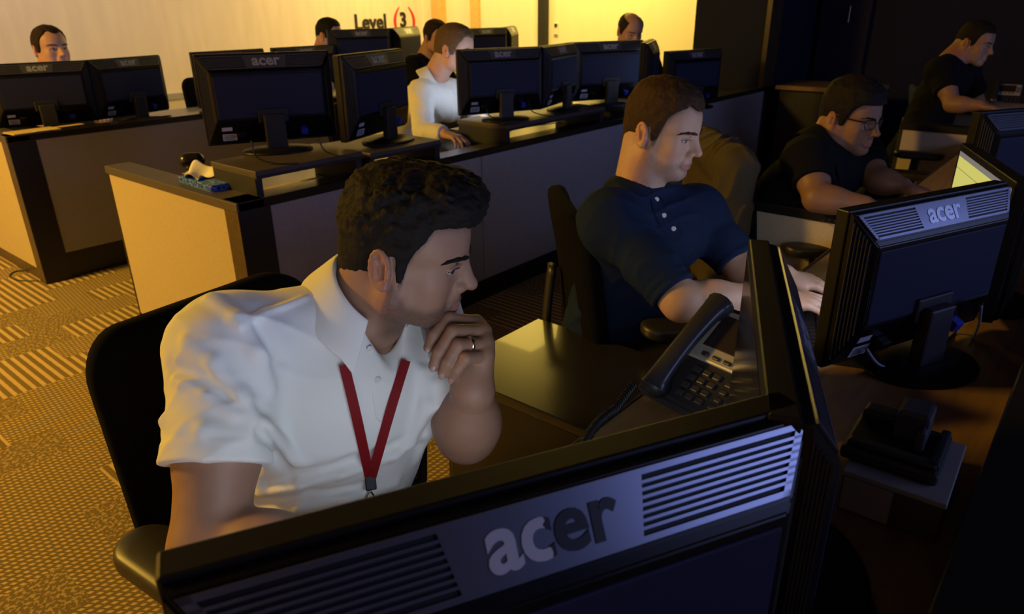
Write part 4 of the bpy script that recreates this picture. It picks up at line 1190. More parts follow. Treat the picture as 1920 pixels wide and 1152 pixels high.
    cr([(480, 960), (560, 950), (650, 930), (740, 905)], .007); gr([(490, 945), (580, 930), (680, 912)], .005)
    cr([(500, 995), (600, 985), (690, 960)], .006)
    cr([(790, 700), (800, 760), (770, 830)], .006); cr([(820, 720), (815, 790), (780, 860)], .006)
    cr([(600, 480), (560, 500), (500, 520), (440, 540)], .004, .012); cr([(450, 610), (500, 585), (570, 560)], .0035, .008)
    S.fn(lambda X, Y, Z: -folds((X, Y, Z), 3, [(1, .3, 1.2), (.2, 1, .8)], .003, 55), 0, 'd')
    S.cap(B.N - B.up * .05, H.w(-.03, 0, -.05), .060, .060, .008, 's')
    S.cap(B.N + B.fw * .045 - B.up * .010, B.N + B.fw * .095 - B.up * .040, .036, .018, .01, 's')
    S.half(B.C - A(0, 0, .03), (0, 0, -1), .01)
    sh = sdf_obj('polo_shirt', S, .0034, MT['polo_white'], r, 1)
    un = ncol(.6 * ncol(H.w(-.03, 0, -.04) - B.N) + .4 * B.up); f2 = ncol(B.fw - un * (B.fw @ un)); l2 = np.cross(un, f2)
    collar(r, B.N + un * .010, f2, l2, un, MT['polo_white'], r=.068, back=.058, front=-.012, fall=.062, spread=40, tip=.040, bulge=.024)
    def onshirt(u, v, off=.003):
        d = ncol(P(u, v, 1) - CC); q = ray_front(S, CC, d, 2.0, 1200)
        if q is None: print('MISS', u, v); q = P(u, v, 1.1)
        return q - d * off
    bt = onshirt(708, 713, .002); button(r, bt, -ncol(P(708, 713, 1) - CC) + A(0, 0, .2)); button(r, onshirt(694, 655, .004), -ncol(P(694, 655, 1) - CC) + A(0, 0, .2))
    bm = BM(); tube(bm, [onshirt(u, v, .0012) for u, v in ((690, 700), (699, 745), (706, 785), (722, 788), (735, 760), (744, 710))], .0011, 5, 5); obj('placket_stitch', bm, MT['polo_white'], r)
    # lanyard
    ln = empty('lanyard', (.6, .8, .8)); tag(ln, 'red ribbon lanyard with black clip hanging on the white polo shirt', 'lanyard')
    def ribbon(uv, w=.0078):
        pts = smooth_path([onshirt(u, v, .011) for u, v in uv], 10); bm = BM(); rows = []
        for i, p in enumerate(pts):
            t = (pts[min(i + 1, len(pts) - 1)] - pts[max(i - 1, 0)]).normalized(); vdir = (V(CC) - p).normalized(); s_ = t.cross(vdir).normalized()
            rows.append([bm.verts.new(p - V((.6, .8, .8)) + s_ * k * w) for k in (-1, 1)])
        for a_, b_ in zip(rows, rows[1:]): bm.faces.new((a_[0], a_[1], b_[1], b_[0]))
        bmesh.ops.solidify(bm, geom=list(bm.faces), thickness=.0015)
        return bm
    obj('ribbon', ribbon([(645, 684), (668, 780), (693, 895)]), MT['red_ribbon'], ln)
    obj('ribbon', ribbon([(761, 676), (731, 775), (697, 895)]), MT['red_ribbon'], ln)
    c = onshirt(695, 905, .008) - A(.6, .8, .8)
    Mc = Matrix.Translation(V(c)) @ V(ncol(CC - onshirt(695, 905))).to_track_quat('Z', 'Y').to_matrix().to_4x4()
    bm = BM(); box(bm, (-.009, -.013, -.004), (.009, .013, .004), .002, Mc); obj('clip', bm, MT['plastic'], ln)
    bm = BM(); pts = [onshirt(u, v, .006) - A(.6, .8, .8) for u, v in ((694, 921), (687, 933), (690, 950), (700, 952), (703, 936), (695, 921))]; tube(bm, pts, .0016, 6, 5); obj('hook', bm, MT['chrome'], ln, True)
    # trousers and shoes
    T = Field(); ans = B.legs(T); sdf_obj('trousers', T, .010, MT['trouser'], r)
    shoes(B, ans, r)
    fix_parent(r); return r

def fix_parent(r):
    """parts were modelled in room coordinates: hang them on the thing's base without moving them"""
    bpy.context.view_layer.update()
    mi = r.matrix_world.inverted()
    for c in kids(r):
        c.matrix_parent_inverse = mi

def henley_man():
    r = empty('person', (1.62, 1.0, 0)); tag(r, 'man in navy henley shirt with white buttons typing beyond the desk phone', 'person')
    R = euler_R(-82, 12, 2); sc = .97
    o = P(1206, 257, 1.80) - R @ (A(-.012, -.080, -.002) * sc)
    H = Head(o, R, sc, fat=.95, jaw=.97, beard=.40, skin=(.47, .30, .22), fade=(.088, .055, -.016, -.052, (.06, .04, .026), .016, .008))
    N_ = P(1203, 365, 1.89)
    B = Body((1.68, 1.01, .53), N_, P(1306, 400, 2.00), P(1146, 414, 1.81), P(1392, 505, 1.93), P(1278, 566, 1.70), P(1470, 517, 1.86), P(1455, 560, 1.74), stout=1.0, arm=1.05, fwd=-75)
    Fh = Field(); H.build(Fh); Fh.cap(H.w(-.022, 0, -.045), B.N - B.up * .03, .053, .060, .03); Fh.cap(H.w(-.042, 0, .0), B.N - B.fw * .03, .046, .055, .03)
    Fa = Field(); B.torso(Fa, -.012); B.arm(Fa, 1, 0); B.arm(Fa, -1, 0, r=(.054, .044, .043, .029))
    fR = ncol(P(1540, 566, 1.72) - B.Rw); fL = ncol(P(1540, 533, 1.84) - B.Lw)
    hand_ops(Fa, B.Rw, fR, (0, -.15, 1), -1, curl=(14, 26, 18)); hand_ops(Fa, B.Lw, fL, (0, -.1, 1), 1, curl=(14, 26, 18))
    skin_mesh(r, H, .0026, [Fh, (Fa, .0036)])
    H.hair(thick=.008, top=.017, tx=.008, front=.088, temple=.055, burn=-.016, nape=-.052, amp=.003, freq=120, recede=.016, quiff=0, m=MT['hair_brown'], parent=r, res=.0026, side=.0012)
    H.eyes(r, gaze=(1, -.25, -.05), iris=(.12, .15, .18))
    S = Field(); B.torso(S, .012)
    for sd in (1, -1):
        Sh, E_, W = (B.Ls, B.Le, B.Lw) if sd > 0 else (B.Rs, B.Re, B.Rw)
        S.cap(Sh, Sh + (E_ - Sh) * .6, .067, .060, .03); u = ncol(E_ - Sh); e = E_ - u * .03
        S.cyl(Sh + (E_ - Sh) * .5, e, .060, .057, .02)
        for k in range(4): S.cyl(e - u * (.012 + k * .022), e - u * (.0 + k * .022), .0600, .0600, .006)
    S.ell(B.N - B.fw * .030 + B.up * .004, (.072, .088, .040), B.R, .03)
    S.fn(lambda X, Y, Z: -folds((X, Y, Z), 11, [(.4, 1, .9), (1, .2, -.7)], .0055, 48), 0, 'd')
    S.cap(B.N - B.up * .04, H.w(-.03, 0, -.05), .062, .060, .006, 's')
    S.half(B.C - A(0, 0, .03), (0, 0, -1), .01)
    sdf_obj('henley_shirt', S, .0042, MT['navy_knit'], r, 1)
    def ons(u, v, off=.003):
        d = ncol(P(u, v, 1) - CC); q = ray_front(S, CC, d, 3.0, 1500)
        if q is None: print('MISS', u, v); q = P(u, v, 1.8)
        return q - d * off
    for u, v in ((1231, 374), (1245, 404), (1263, 429)): button(r, ons(u, v, .003), -ncol(P(u, v, 1) - CC), .0062)
    bm = BM(); tube(bm, [ons(u, v, .001) for u, v in ((1238, 368), (1256, 400), (1276, 432), (1268, 452), (1250, 440), (1228, 402), (1220, 372))], .0012, 5, 5); obj('placket_stitch', bm, MT['navy_knit'], r)
    ring = []
    for k in range(33):
        a = 2 * PI * k / 32; ring.append(B.N + B.up * (.034 - .052 * (math.cos(a) + 1) / 2) + B.fw * (.066 * math.cos(a) + .004) + B.lat * .066 * math.sin(a))
    bm = BM(); tube(bm, ring, .0055, 8); obj('neck_band', bm, MT['navy_knit'], r, True)
    T = Field(); ans = B.legs(T); sdf_obj('trousers', T, .010, MT['trouser'], r); shoes(B, ans, r)
    fix_parent(r); return r

def side_person(label, ear, dep, yaw, pitch, N_, hair, cloth, C=None, arms=None, sc=1.0, short=False, skin=(.50, .31, .22), hairkw=None, fwd=None, collar_m=None, res=.007, hres=.0034, beard=0, spread=.175, up=True, cname='shirt', ear_side=-1, fold=.006):
    """seated operator seen at middle distance"""
    R = euler_R(yaw, pitch, 0)
    o = P(*ear, dep) - R @ (A(-.012, ear_side * .080, -.002) * sc)
    H = Head(o, R, sc, beard=beard, skin=skin)
    N_ = np.asarray(N_, float)
    fwd = yaw if fwd is None else fwd
    f = A(math.cos(math.radians(fwd)), math.sin(math.radians(fwd)), 0); l = np.cross(A(0, 0, 1), f)
    C = A(N_[0], N_[1], .54) - f * .12 if C is None else np.asarray(C, float)
    arms = arms or {}
    Ls = np.asarray(arms.get('Ls', N_ + l * spread - A(0, 0, .05))); Rs = np.asarray(arms.get('Rs', N_ - l * spread - A(0, 0, .05)))
    Le = np.asarray(arms.get('Le', Ls + f * .14 + l * .05 - A(0, 0, .25))); Re = np.asarray(arms.get('Re', Rs + f * .14 - l * .05 - A(0, 0, .25)))
    Lw = np.asarray(arms.get('Lw', Le + f * .24 - l * .04 + A(0, 0, .02))); Rw = np.asarray(arms.get('Rw', Re + f * .24 + l * .04 + A(0, 0, .02)))
    r = empty('person', (C[0], C[1], 0)); tag(r, label, 'person')
    B = Body(C, N_, Ls, Rs, Le, Re, Lw, Rw, fwd=fwd)
    Fh = Field(); H.build(Fh, True); Fh.cap(H.w(-.022, 0, -.045), N_ - B.up * .03, .054, .060, .03); Fh.cap(H.w(-.042, 0, .0), N_ - B.fw * .03, .048, .056, .03)
    Fa = Field(); B.torso(Fa, -.012); B.arm(Fa, 1, 0); B.arm(Fa, -1, 0)
    for sd, E_, W in ((1, Le, Lw), (-1, Re, Rw)):
        d = ncol(ncol(W - E_) * .6 + f * .4 - A(0, 0, .15)); hand_ops(Fa, W, d, A(0, 0, 1) + f * .2, sd, curl=arms.get('curl', (18, 26, 18)))
    skin_mesh(r, H, hres, [Fh, (Fa, .0042)])
    kw = dict(thick=.008, top=.015, m=MT[hair], parent=r, res=.0042); kw.update(hairkw or {})
    H.hair(**kw); H.eyes(r)
    S = Field(); B.torso(S, .013)
    for Sh, E_, W in ((Ls, Le, Lw), (Rs, Re, Rw)):
        if short:
            S.cyl(Sh - (E_ - Sh) * .05, Sh + (E_ - Sh) * .62, .070, .070, .03)
        else:
            S.cap(Sh, E_, .070, .058, .03); S.cyl(E_ - (W - E_) * .05, W - (W - E_) * .04, .058, .043, .02)
    S.fn(lambda X, Y, Z: -folds((X, Y, Z), 5, [(.4, .6, 1), (1, -.3, .6)], fold, 45), 0, 'd')
    S.cap(N_ - B.up * .04, H.w(-.03, 0, -.05), .060, .058, .006, 's')
    S.half(C - A(0, 0, .03), (0, 0, -1), .01)
    sdf_obj(cname, S, res, MT[cloth], r, 1)
    if collar_m:
        un = ncol(.6 * ncol(H.w(-.03, 0, -.04) - N_) + .4 * B.up); f2 = ncol(B.fw - un * (B.fw @ un)); l2 = np.cross(un, f2)
        collar(r, N_ + un * .012, f2, l2, un, MT[collar_m], r=.069, back=.062, front=-.010, fall=.060, spread=18, tip=.065, bulge=.024)
    T = Field(); ans = B.legs(T); sdf_obj('trousers', T, .014, MT['trouser'], r); shoes(B, ans, r)
    fix_parent(r)
    return r, H, B

def eyeglasses(H, parent):
    """dark half-rim glasses worn by the man"""
    g = obj('eyeglasses', BM(), MT['plastic'], parent)
    bm = BM()
    for y in (1, -1):
        rim = [H.w(.108 - .012 * (abs(q) - .012) / .04, y * q, z) for q, z in ((.012, .012), (.018, .023), (.040, .025), (.057, .021), (.060, .010), (.052, -.006), (.030, -.009), (.016, -.004), (.012, .012))]
        tube(bm, rim, .0017, 6, 4); tube(bm, [H.w(.094, y * .060, .018), H.w(.05, y * .078, .020), H.w(.0, y * .080, .018), H.w(-.02, y * .079, .006)], .0022, 6, 4)
    tube(bm, [H.w(.108, .012, .013), H.w(.112, 0, .016), H.w(.108, -.012, .013)], .0016, 6, 3)
    me = bpy.data.meshes.new('eyeglasses'); bm.to_mesh(me); bm.free(); me.materials.append(MT['plastic']); g.data = me
    for y in (1, -1):
        bm = BM(); q = [H.w(.1075 - .012 * (abs(a) - .012) / .04, y * a, z) for a, z in ((.013, .012), (.018, .022), (.040, .024), (.056, .020), (.059, .010), (.051, -.005), (.030, -.008), (.017, -.003))]
        bm.faces.new([bm.verts.new(p) for p in q]); obj('lens', bm, MT['lens'], g)
    return g

MT['lash'] = mat('eyelash_hair', (.008, .006, .005), .7)
MT['nail'] = mat('fingernail', (.38, .24, .19), .3)
def lens_mat():
    mt, t, b = nt('spectacle_lens'); b.inputs['Base Color'].default_value = (.9, .95, 1, 1); b.inputs['Roughness'].default_value = .02
    b.inputs['Transmission Weight'].default_value = 1; b.inputs['IOR'].default_value = 1.02; b.inputs['Alpha'].default_value = .35
    return mt
MT['lens'] = lens_mat()
LITE = globals().get('LITE', False)

build_room()
# ---------------- desks
Z2, Z3, Z1 = .80, .835, .765
desk('console_desk', 'long middle-row console with grey fabric front and yellow-lit beige end panel', 1.30, 6.19, 2.385, 1.085, Z2, [2.62, 4.45, 5.55])
desk('console_desk', 'rear-row console on the left with a beige end panel in front of the cream wall', 1.225, 6.4, 4.50, 1.0, Z3, [3.4, 5.2])
def front_row():
    r = empty('console_desk'); tag(r, 'front-row console with oak worktop under the nearest monitors', 'desk')
    bm = BM(); box(bm, (.27, .0, .70), (6.95, .605, .73), .003); box(bm, (5.75, .60, .70), (6.95, .92, .73), .003); obj('worktop', bm, MT['worktop'], r)
    bm = BM(); box(bm, (.27, .600, .698), (6.95, .612, .732), .003); obj('front_edge', bm, MT['lam_black'], r)
    bm = BM(); box(bm, (.25, -.09, .765), (6.95, .035, .80), .004); obj('front_rim', bm, MT['lam_black'], r)
    xs = [.25, 2.0, 3.9, 6.95]
    for a, b in zip(xs, xs[1:]):
        bm = BM(); box(bm, (a + .003, -.055, .115), (b - .003, -.02, .765), .003); obj('front_panel', bm, MT['panel_grey'], r)
    bm = BM(); box(bm, (.27, -.045, 0), (6.93, -.025, .115)); obj('kick_plate', bm, MT['kick'], r)
    bm = BM(); box(bm, (.27, .02, 0), (.30, .58, .70), .003); obj('side_panel', bm, MT['panel_beige'], r)
front_row()
wing('beige divider panel between the navy-shirt man and the man in glasses', 2.47, .045, .985, .80)
wing('beige divider panel beyond the empty blue chairs', 4.70, .045, .985, .80)
wing('beige divider panel under the far desk phone at the right end of the front row', 5.62, .045, .90, .80)
riser('black riser under the monitor by the tissue box', 1.40, 1.90, 2.40, 2.72, .765, .895)
riser('black riser just left of the white-shirted man', 1.94, 2.36, 2.40, 2.76, .765, .880)
riser('black riser holding the two monitors in front of the white-shirted man', 2.84, 3.75, 2.40, 2.76, .765, .885)
riser('black riser under the monitor pair in front of the balding man', 4.0, 4.95, 2.42, 2.80, .765, .850)

# ---------------- monitors
ZT = .73 + MTOP
monitor(.359, .282, .73, -27, 'large black monitor nearest the camera, a reflection painted on its logo between silver vents', painted_glint=True)
mon_top(PZ(1403, 448, ZT) + A(.012, -.024, 0), 24.5, .73, 'black monitor seen edge-on next to the desk phone', 'r', page='off')
monitor(1.626, .256, .73, -23, 'black monitor with blue-lit logo vent beyond the cardboard box', page='bright', sc=.93)
mon_top(PZ(1800, 268, .73 + MTOP * .93) + A(.010, -.024, 0), 22, .73, 'monitor with lit yellow page at the far right of the front row', 'r', W=MW * .93, page=True, sc=.93)
mon_top((2.80, .36), -30, .73, 'dark monitor back behind the lit yellow page', 'l', page='dim')
mon_top((4.95, .36), -20, .73, 'dark monitor below the far desk phone', 'l', page='dim')
# middle row
z2 = .895 + MTOP
mon_top(PZ(361, 103, z2), -24.5, .895, 'monitor back on the riser beside the tissue box', 'l', page='off')
z2 = .880 + MTOP
mon_top(PZ(632, 104, z2), 19, .880, 'monitor turned towards the white-shirted man with its side vents showing', 'l', page='off')
z2 = .885 + MTOP * .93
mon_top(PZ(857, 93, z2), -22, .885, 'monitor hiding the face of the white-shirted man', 'l', W=MW * .93, sc=.93)
mon_top(PZ(1014, 87, z2), 15, .885, 'dark monitor touching the one in front of the white-shirted man', 'l', page='dim', W=MW * .93, sc=.93)
z2 = .850 + MTOP
mon_top(PZ(1140, 77, z2), -25, .850, 'monitor below the balding head', 'c', page='dim')
mon_top(PZ(1209, 80, z2), 24, .850, 'monitor angled beside the one below the balding head', 'l', page='dim')
mon_top(P(1302, 92, 5.0), -18, .765, 'last monitor of the middle row beside the charcoal wall', 'c', page='off')
# rear row
mon_top(P(163, 121, 4.2), -14, .80, 'leftmost monitor of the rear row behind the manila folder', 'r', W=MW * .97, sc=.97, page='dim')
mon_top(P(160, 121, 4.2), 14, .80, 'monitor angled in front of the man with receding hair', 'l', W=MW * .97, sc=.97, page='dim')
mon_top((2.44, 4.75), 0, .80, 'rear-row monitor peeking over the left half of the tissue-box monitor', 'l', page='dim')
mon_top((3.04, 4.75), 0, .80, 'rear-row monitor below the short-haired man beside the sign', 'l', page='dim')
riser('black riser of the rear row below the wall sign', 3.50, 4.6, 4.55, 4.95, .80, .903)
mon_top((3.57, 4.80), -12, .903, 'rear-row monitor with a white glint below the wall sign', 'l', page='dim')
mon_top((4.12, 4.70), 24, .903, 'rear-row monitor with yellow-lit back below the wall sign', 'l', page='dim')
riser('black riser of the rear row beside the white-shirted man', 4.95, 6.0, 4.55, 4.95, .80, .873)
mon_top((5.02, 4.78), -10, .873, 'rear-row monitor half hidden behind the white-shirted man', 'l', page='dim')
mon_top((5.56, 4.72), 30, .873, 'yellow-lit monitor at the far end of the rear row', 'l', page='dim')

# ---------------- chairs
chair(.60, 1.00, -84, 'black office chair of the man in the white polo shirt')
chair(1.79, .97, -45, 'black office chair of the man in the navy henley')
chair(2.69, .90, -50, 'office chair draped with an olive jacket')
chair(4.22, .80, -80, 'empty blue chair behind the man in glasses', True)
chair(5.42, .82, -72, 'blue chair of the man at the far right', True)
chair(2.70, 3.18, -80, 'black office chair of the man in the white dress shirt')
chair(3.02, 5.45, -95, 'empty black office chair against the cream wall')
chair(2.20, 5.42, 40, 'empty black office chair whose armrest shows right of the rear-row monitor pair')
chair(1.72, 5.50, -75, 'black office chair of the man with receding hair')

# ---------------- phones
phone(1.190, .490, .73, -12, 'charcoal desk phone with silver faceplate between the two foreground men')
phone(6.50, .72, .73, 6, 'desk phone with silver faceplate at the far right edge', .95)
def dispenser():
    c = PZ(364, 318, .765); r = empty('tape_dispenser', (c[0], c[1], .765), math.radians(60)); tag(r, 'small glossy black tape dispenser behind the tissue box', 'tape dispenser')
    F = Field(); F.rbox((0, 0, .012), (.065, .026, .013), None, .008, .01); F.rbox((.045, 0, .035), (.014, .022, .026), None, .006, .015); F.cap((-.02, -.020, .045), (-.02, .020, .045), .036, None, .012)
    sdf_obj('body', F, .004, MT['lam_black'], r)
    bm = BM(); box(bm, (.056, -.012, .058), (.066, .012, .063), .001); obj('cutter', bm, MT['chrome'], r)
dispenser()

# ---------------- things on the desks
def pedestal():
    r = empty('file_pedestal', (1.32, .90, 0)); tag(r, 'black file pedestal with glossy top reflecting yellow light under the desk', 'cabinet')
    bm = BM(); box(bm, (-.20, -.26, .03), (.20, .26, .575), .004); obj('body', bm, MT['lam_black'], r)
    bm = BM(); box(bm, (-.205, -.27, .575), (.205, .28, .60), .004); obj('top', bm, MT['ped_top'], r)
    for k in range(3):
        bm = BM(); box(bm, (-.19, .26, .05 + k * .175), (.19, .278, .215 + k * .175), .003); d = obj('drawer', bm, MT['lam_black'], r)
        bm = BM(); box(bm, (-.06, .278, .17 + k * .175), (.06, .292, .182 + k * .175), .003); obj('handle', bm, MT['chrome'], d)
MT['ped_top'] = mat('black_glossy_top', (.022, .020, .016), .24, spec=.8, coat=.3)
pedestal()

def tissue_box():
    c = PZ(398, 345, .80); r = empty('tissue_box', (c[0], c[1], .765), math.radians(88)); r.scale = (1.2, 1.2, 1.2); tag(r, 'blue patterned tissue box with a white tissue at the end of the middle row', 'tissue box')
    bm = BM(); box(bm, (-.115, -.06, 0), (.115, .06, .05), .003); obj('carton', bm, MT['tbox'], r)
    bm = bmesh.new(); n = 14; g = []
    for i in range(n):
        row = []
        for j in range(n):
            u, v = i / (n - 1) - .5, j / (n - 1) - .5
            x = .05 + u * .13 + .012 * math.sin(7 * v); y = v * .11 + .010 * math.sin(9 * u + 1)
            z = .052 + .040 * max(0, 1 - 5.5 * (u * u + v * v * 1.2)) + .010 * math.sin(11 * u + 5 * v) + .008 * math.cos(13 * v - 4 * u)
            row.append(bm.verts.new((x, y, max(z, .0515))))
        g.append(row)
    for a, b in zip(g, g[1:]):
        for k in range(n - 1): bm.faces.new((a[k], b[k], b[k + 1], a[k + 1]))
    t = obj('tissue', bm, MT['tissue'], r, True); md = t.modifiers.new('thick', 'SOLIDIFY'); md.thickness = .0015
    sb = t.modifiers.new('sub', 'SUBSURF'); sb.render_levels = 2; sb.levels = 1
tissue_box()

def folder():
    c = PZ(46, 243, .835); r = empty('folder', (c[0], 4.57, .836), math.radians(4)); tag(r, 'manila folder lying on the rear-row rim at the left edge', 'folder')
    bm = BM(); box(bm, (-.12, -.07, 0), (.12, .07, .006), .001); obj('cover', bm, MT['manila'], r)
    bm = BM(); box(bm, (-.02, -.071, .0055), (.07, -.045, .0075)); obj('index_tab', bm, MT['paper'], r)
folder()
c = PZ(128, 236, .835); sheet('thin tan envelope on the rear-row rim beside the manila folder', c[0], c[1], .8352, .16, .05, 6, 'manila')
for n_, (u, v, w, h, a, lb) in enumerate(((893, 238, .28, .20, 8, 'white sheet below the monitor hiding the white-shirted man'), (1010, 228, .30, .21, -12, 'white sheet between the two touching monitors of the middle row'),
        (1035, 214, .28, .21, 20, 'topmost white sheet behind the touching monitors of the middle row'))):
    c = PZ(u, v, .768); sheet(lb, c[0], c[1] if c[1] > 2.5 else 2.5, .7655 + .0014 * n_, w, h, a)
c = PZ(1108, 186, .775); sheet('bright sheet on the middle row left of the navy-shirt man\'s head', c[0], c[1], .7657, .30, .21, -10)  # pale sheet added to imitate a bright reflection on the glossy worktop
c = PZ(620, 342, .775); sheet('tan card under the riser beside the tissue box', 1.70, 2.56, .7655, .30, .16, 0, 'manila')
mouse(3.00, 2.86, .765, 175, 'black mouse under the hand of the white-shirted man')
keyboard(1.70, .42, .73, 200, 'black keyboard under the hands of the navy-shirt man')
keyboard(.56, .47, .73, 160, 'black keyboard behind the nearest monitor')
keyboard(3.15, 3.02 - .12, .765, 178, 'black keyboard of the white-shirted man')

def carton():
    # grey shipping carton with a pale label, a black docking stand on top of it
    p = [PZ(1553, 970, .73), PZ(1737, 1002, .73)]
    fl, fr, br = PZ(1578, 880, .80), PZ(1768, 945, .80), PZ(1815, 838, .80)
    c = (fl + br) / 2; ang = math.atan2(fr[1] - fl[1], fr[0] - fl[0])
    w = np.linalg.norm(fr - fl); d = np.linalg.norm(br - fr)
    r = empty('carton', (c[0], c[1], .73), ang); tag(r, 'small grey carton with a pale label on the oak worktop', 'box')
    bm = BM(); box(bm, (-w / 2, -d / 2, .0), (w / 2, d / 2, .068), .002); obj('body', bm, MT['cardboard'], r)
    bm = BM(); box(bm, (-w / 2 - .002, -d / 2 - .002, .062), (w / 2 + .002, d / 2 + .002, .071), .002); obj('lid', bm, MT['cardwhite'], r)
    bm = BM(); box(bm, (-w / 2 + .003, -d / 2 - .0015, .004), (w * .02, -d / 2, .061)); obj('label_sheet', bm, MT['cardwhite'], r)
    s = empty('docking_stand', (c[0] + .01, c[1] + .01, .801), ang); tag(s, 'black plastic docking stand with raised block on top of the grey carton', 'stand')
    bm = BM(); box(bm, (-w * .55, -d * .40, 0), (w * .44, d * .34, .022), .006); obj('base', bm, MT['plastic_m'], s)
    bm = BM(); box(bm, (-w * .5, d * .10, .022), (-w * .05, d * .30, .045), .006); box(bm, (w * .32, -d * .34, .022), (w * .42, d * .28, .034), .004); box(bm, (-w * .5, -d * .36, .022), (w * .40, -d * .26, .032), .004); obj('frame', bm, MT['plastic_m'], s)
    bm = BM(); box(bm, (-w * .12, -d * .05, .022), (w * .22, d * .26, .075), .006); obj('block', bm, MT['dock_grey'], s)
    bm = BM(); box(bm, (w * .13, -d * .16, .022), (w * .22, -d * .05, .060), .005); obj('arm', bm, MT['dock_grey'], s)
MT['dock_grey'] = mat('charcoal_plastic', (.045, .047, .055), .5)
carton()

# ---------------- cables
def cz(u, v, z): return PZ(u, v, z)
cable('grey video cable looping under the logo monitor', [cz(1625, 655, .80), cz(1650, 685, .745), cz(1700, 695, .735), cz(1740, 688, .735)], .003, 'cablegrey')
cable('black cable running across the worktop from the logo monitor stand', [cz(1738, 640, .78), cz(1760, 665, .735), cz(1800, 690, .735), cz(1770, 700, .734), cz(1740, 690, .734)], .0035)
cable('black cable bundle curling behind the logo monitor', [cz(1790, 575, .85), cz(1792, 620, .74), cz(1770, 640, .735), cz(1740, 660, .735)], .0035)
cable('pale grey cable dropping beside the logo monitor', [cz(1840, 575, .85), cz(1835, 610, .76), cz(1820, 640, .737), cz(1826, 632, .735)], .003, 'cablegrey')
cable('black power cable trailing across the oak worktop', [cz(1545, 985, .735), cz(1575, 1005, .734), cz(1600, 1045, .734), cz(1625, 1110, .734), cz(1645, 1165, .734)], .0036)
cable('two-tone blue-grey cable pair left strand by the nearest monitor', [cz(1508, 1100, .745), cz(1520, 1120, .737), cz(1530, 1160, .735)], .003, 'cablegrey')
cable('blue-grey cable right strand by the nearest monitor', [cz(1518, 1080, .755), cz(1535, 1115, .738), cz(1545, 1160, .735)], .003, 'cablegrey')
cable('thin black cable loop on the carpet beside the rear-row console', [PZ(72, 527, .004), PZ(35, 526, .004), PZ(18, 518, .004), PZ(30, 509, .004), PZ(50, 507, .02)], .004)
for nm, (x, y, z, a) in (('black power cable hanging below the tissue-box monitor', (1.62, 2.53, .895, -24.5)), ('black power cable below the monitor hiding the white-shirted man', (3.05, 2.62, .885, -22))):
    ca, sa = math.cos(math.radians(a)), math.sin(math.radians(a))
    def L_(u, v, w): return (x + ca * u - sa * v, y + sa * u + ca * v, z + w)
    cable(nm, [L_(-.13, -.075, .09), L_(-.12, -.085, .03), L_(-.06, -.12, .006), L_(.02, -.15, .004)], .003)
    cable(nm.replace('power', 'video'), [L_(.12, -.085, .08), L_(.14, -.10, .03), L_(.22, -.14, .006), L_(.28, -.15, .004)], .003)
cable('coiled phone cord in front of the beige divider', [A(2.44, .70, .775) + A(-.001 + .006 * math.sin(k * .9), -.0028 * k * 1.0 + 0, .006 * math.cos(k * .9) + .0006 * k) for k in range(90)], .002, 'cable', 0)

# ---------------- jacket on the chair
def jacket():
    r = obj('jacket', BM(), MT['khaki']); 
    F = Field(); c = A(2.69, .90, 0); f = A(math.cos(math.radians(-50)), math.sin(math.radians(-50)), 0); l = np.cross(A(0, 0, 1), f); R = np.stack([f, l, A(0, 0, 1)], 1)
    b = c - f * .27
    b = b - A(0, 0, .06)
    F.rbox(b + A(0, 0, .77), (.055, .27, .27), R, .05, .03)
    F.ell(b + A(0, 0, 1.0) , (.085, .20, .055), R, .05)
    F.cap(b + l * .22 + A(0, 0, 1.0), b + l * .27 - f * .03 + A(0, 0, .52), .06, .05, .04); F.cap(b - l * .22 + A(0, 0, 1.0), b - l * .26 - f * .05 + A(0, 0, .50), .062, .05, .04)
    F.cap(b - l * .16 + A(0, 0, 1.03), b + l * .16 + A(0, 0, 1.03), .03, .03, .02)
    F.fn(lambda X, Y, Z: -folds((X, Y, Z), 21, [(.9, .4, .12), (.3, 1, .2)], .013, 38), 0, 'd')
    v, q = F.mesh(.006); v = relax(v, q, 1); me = mesh_from('jacket', [(v, q, None)]); me.materials.append(MT['khaki']); r.data = me
    tag(r, 'olive jacket draped over the chair back behind the navy-shirt man', 'jacket')
jacket()

# ---------------- people
foreground_man()
henley_man()
p, H, B = side_person('man in black polo and dark-rimmed glasses leaning over the front row', (1562, 228), 2.47, -102, 8, P(1548, 285, 2.52), 'hair_black', 'black_cloth', C=(2.66, 1.00, .56),
    arms=dict(Ls=P(1612, 292, 2.66), Rs=P(1515, 298, 2.45), Le=P(1645, 338, 2.56), Re=P(1532, 372, 2.36), Lw=P(1692, 348, 2.50), Rw=P(1622, 384, 2.30)), sc=.97, short=True, skin=(.24, .125, .075), hairkw=dict(thick=.014, top=.026, quiff=0, amp=.005, front=.080, freq=80), fwd=-72, collar_m='black_cloth', cname='polo_shirt')
eyeglasses(H, p); fix_parent(p)
side_person('man in dark T-shirt sitting alone at the far right', (1811, 84), 4.2, -97, 12, P(1786, 116, 4.27), 'hair_black', 'black_cloth', sc=.98, short=True, skin=(.28, .155, .10), hairkw=dict(thick=.004, top=.010, side=.001, amp=.0015, nape=-.03, temple=.06),
    arms=dict(Rs=P(1762, 132, 4.18), Ls=P(1810, 128, 4.42), Re=P(1786, 196, 4.08), Rw=P(1838, 198, 3.98)), fwd=-70, cname='tshirt')
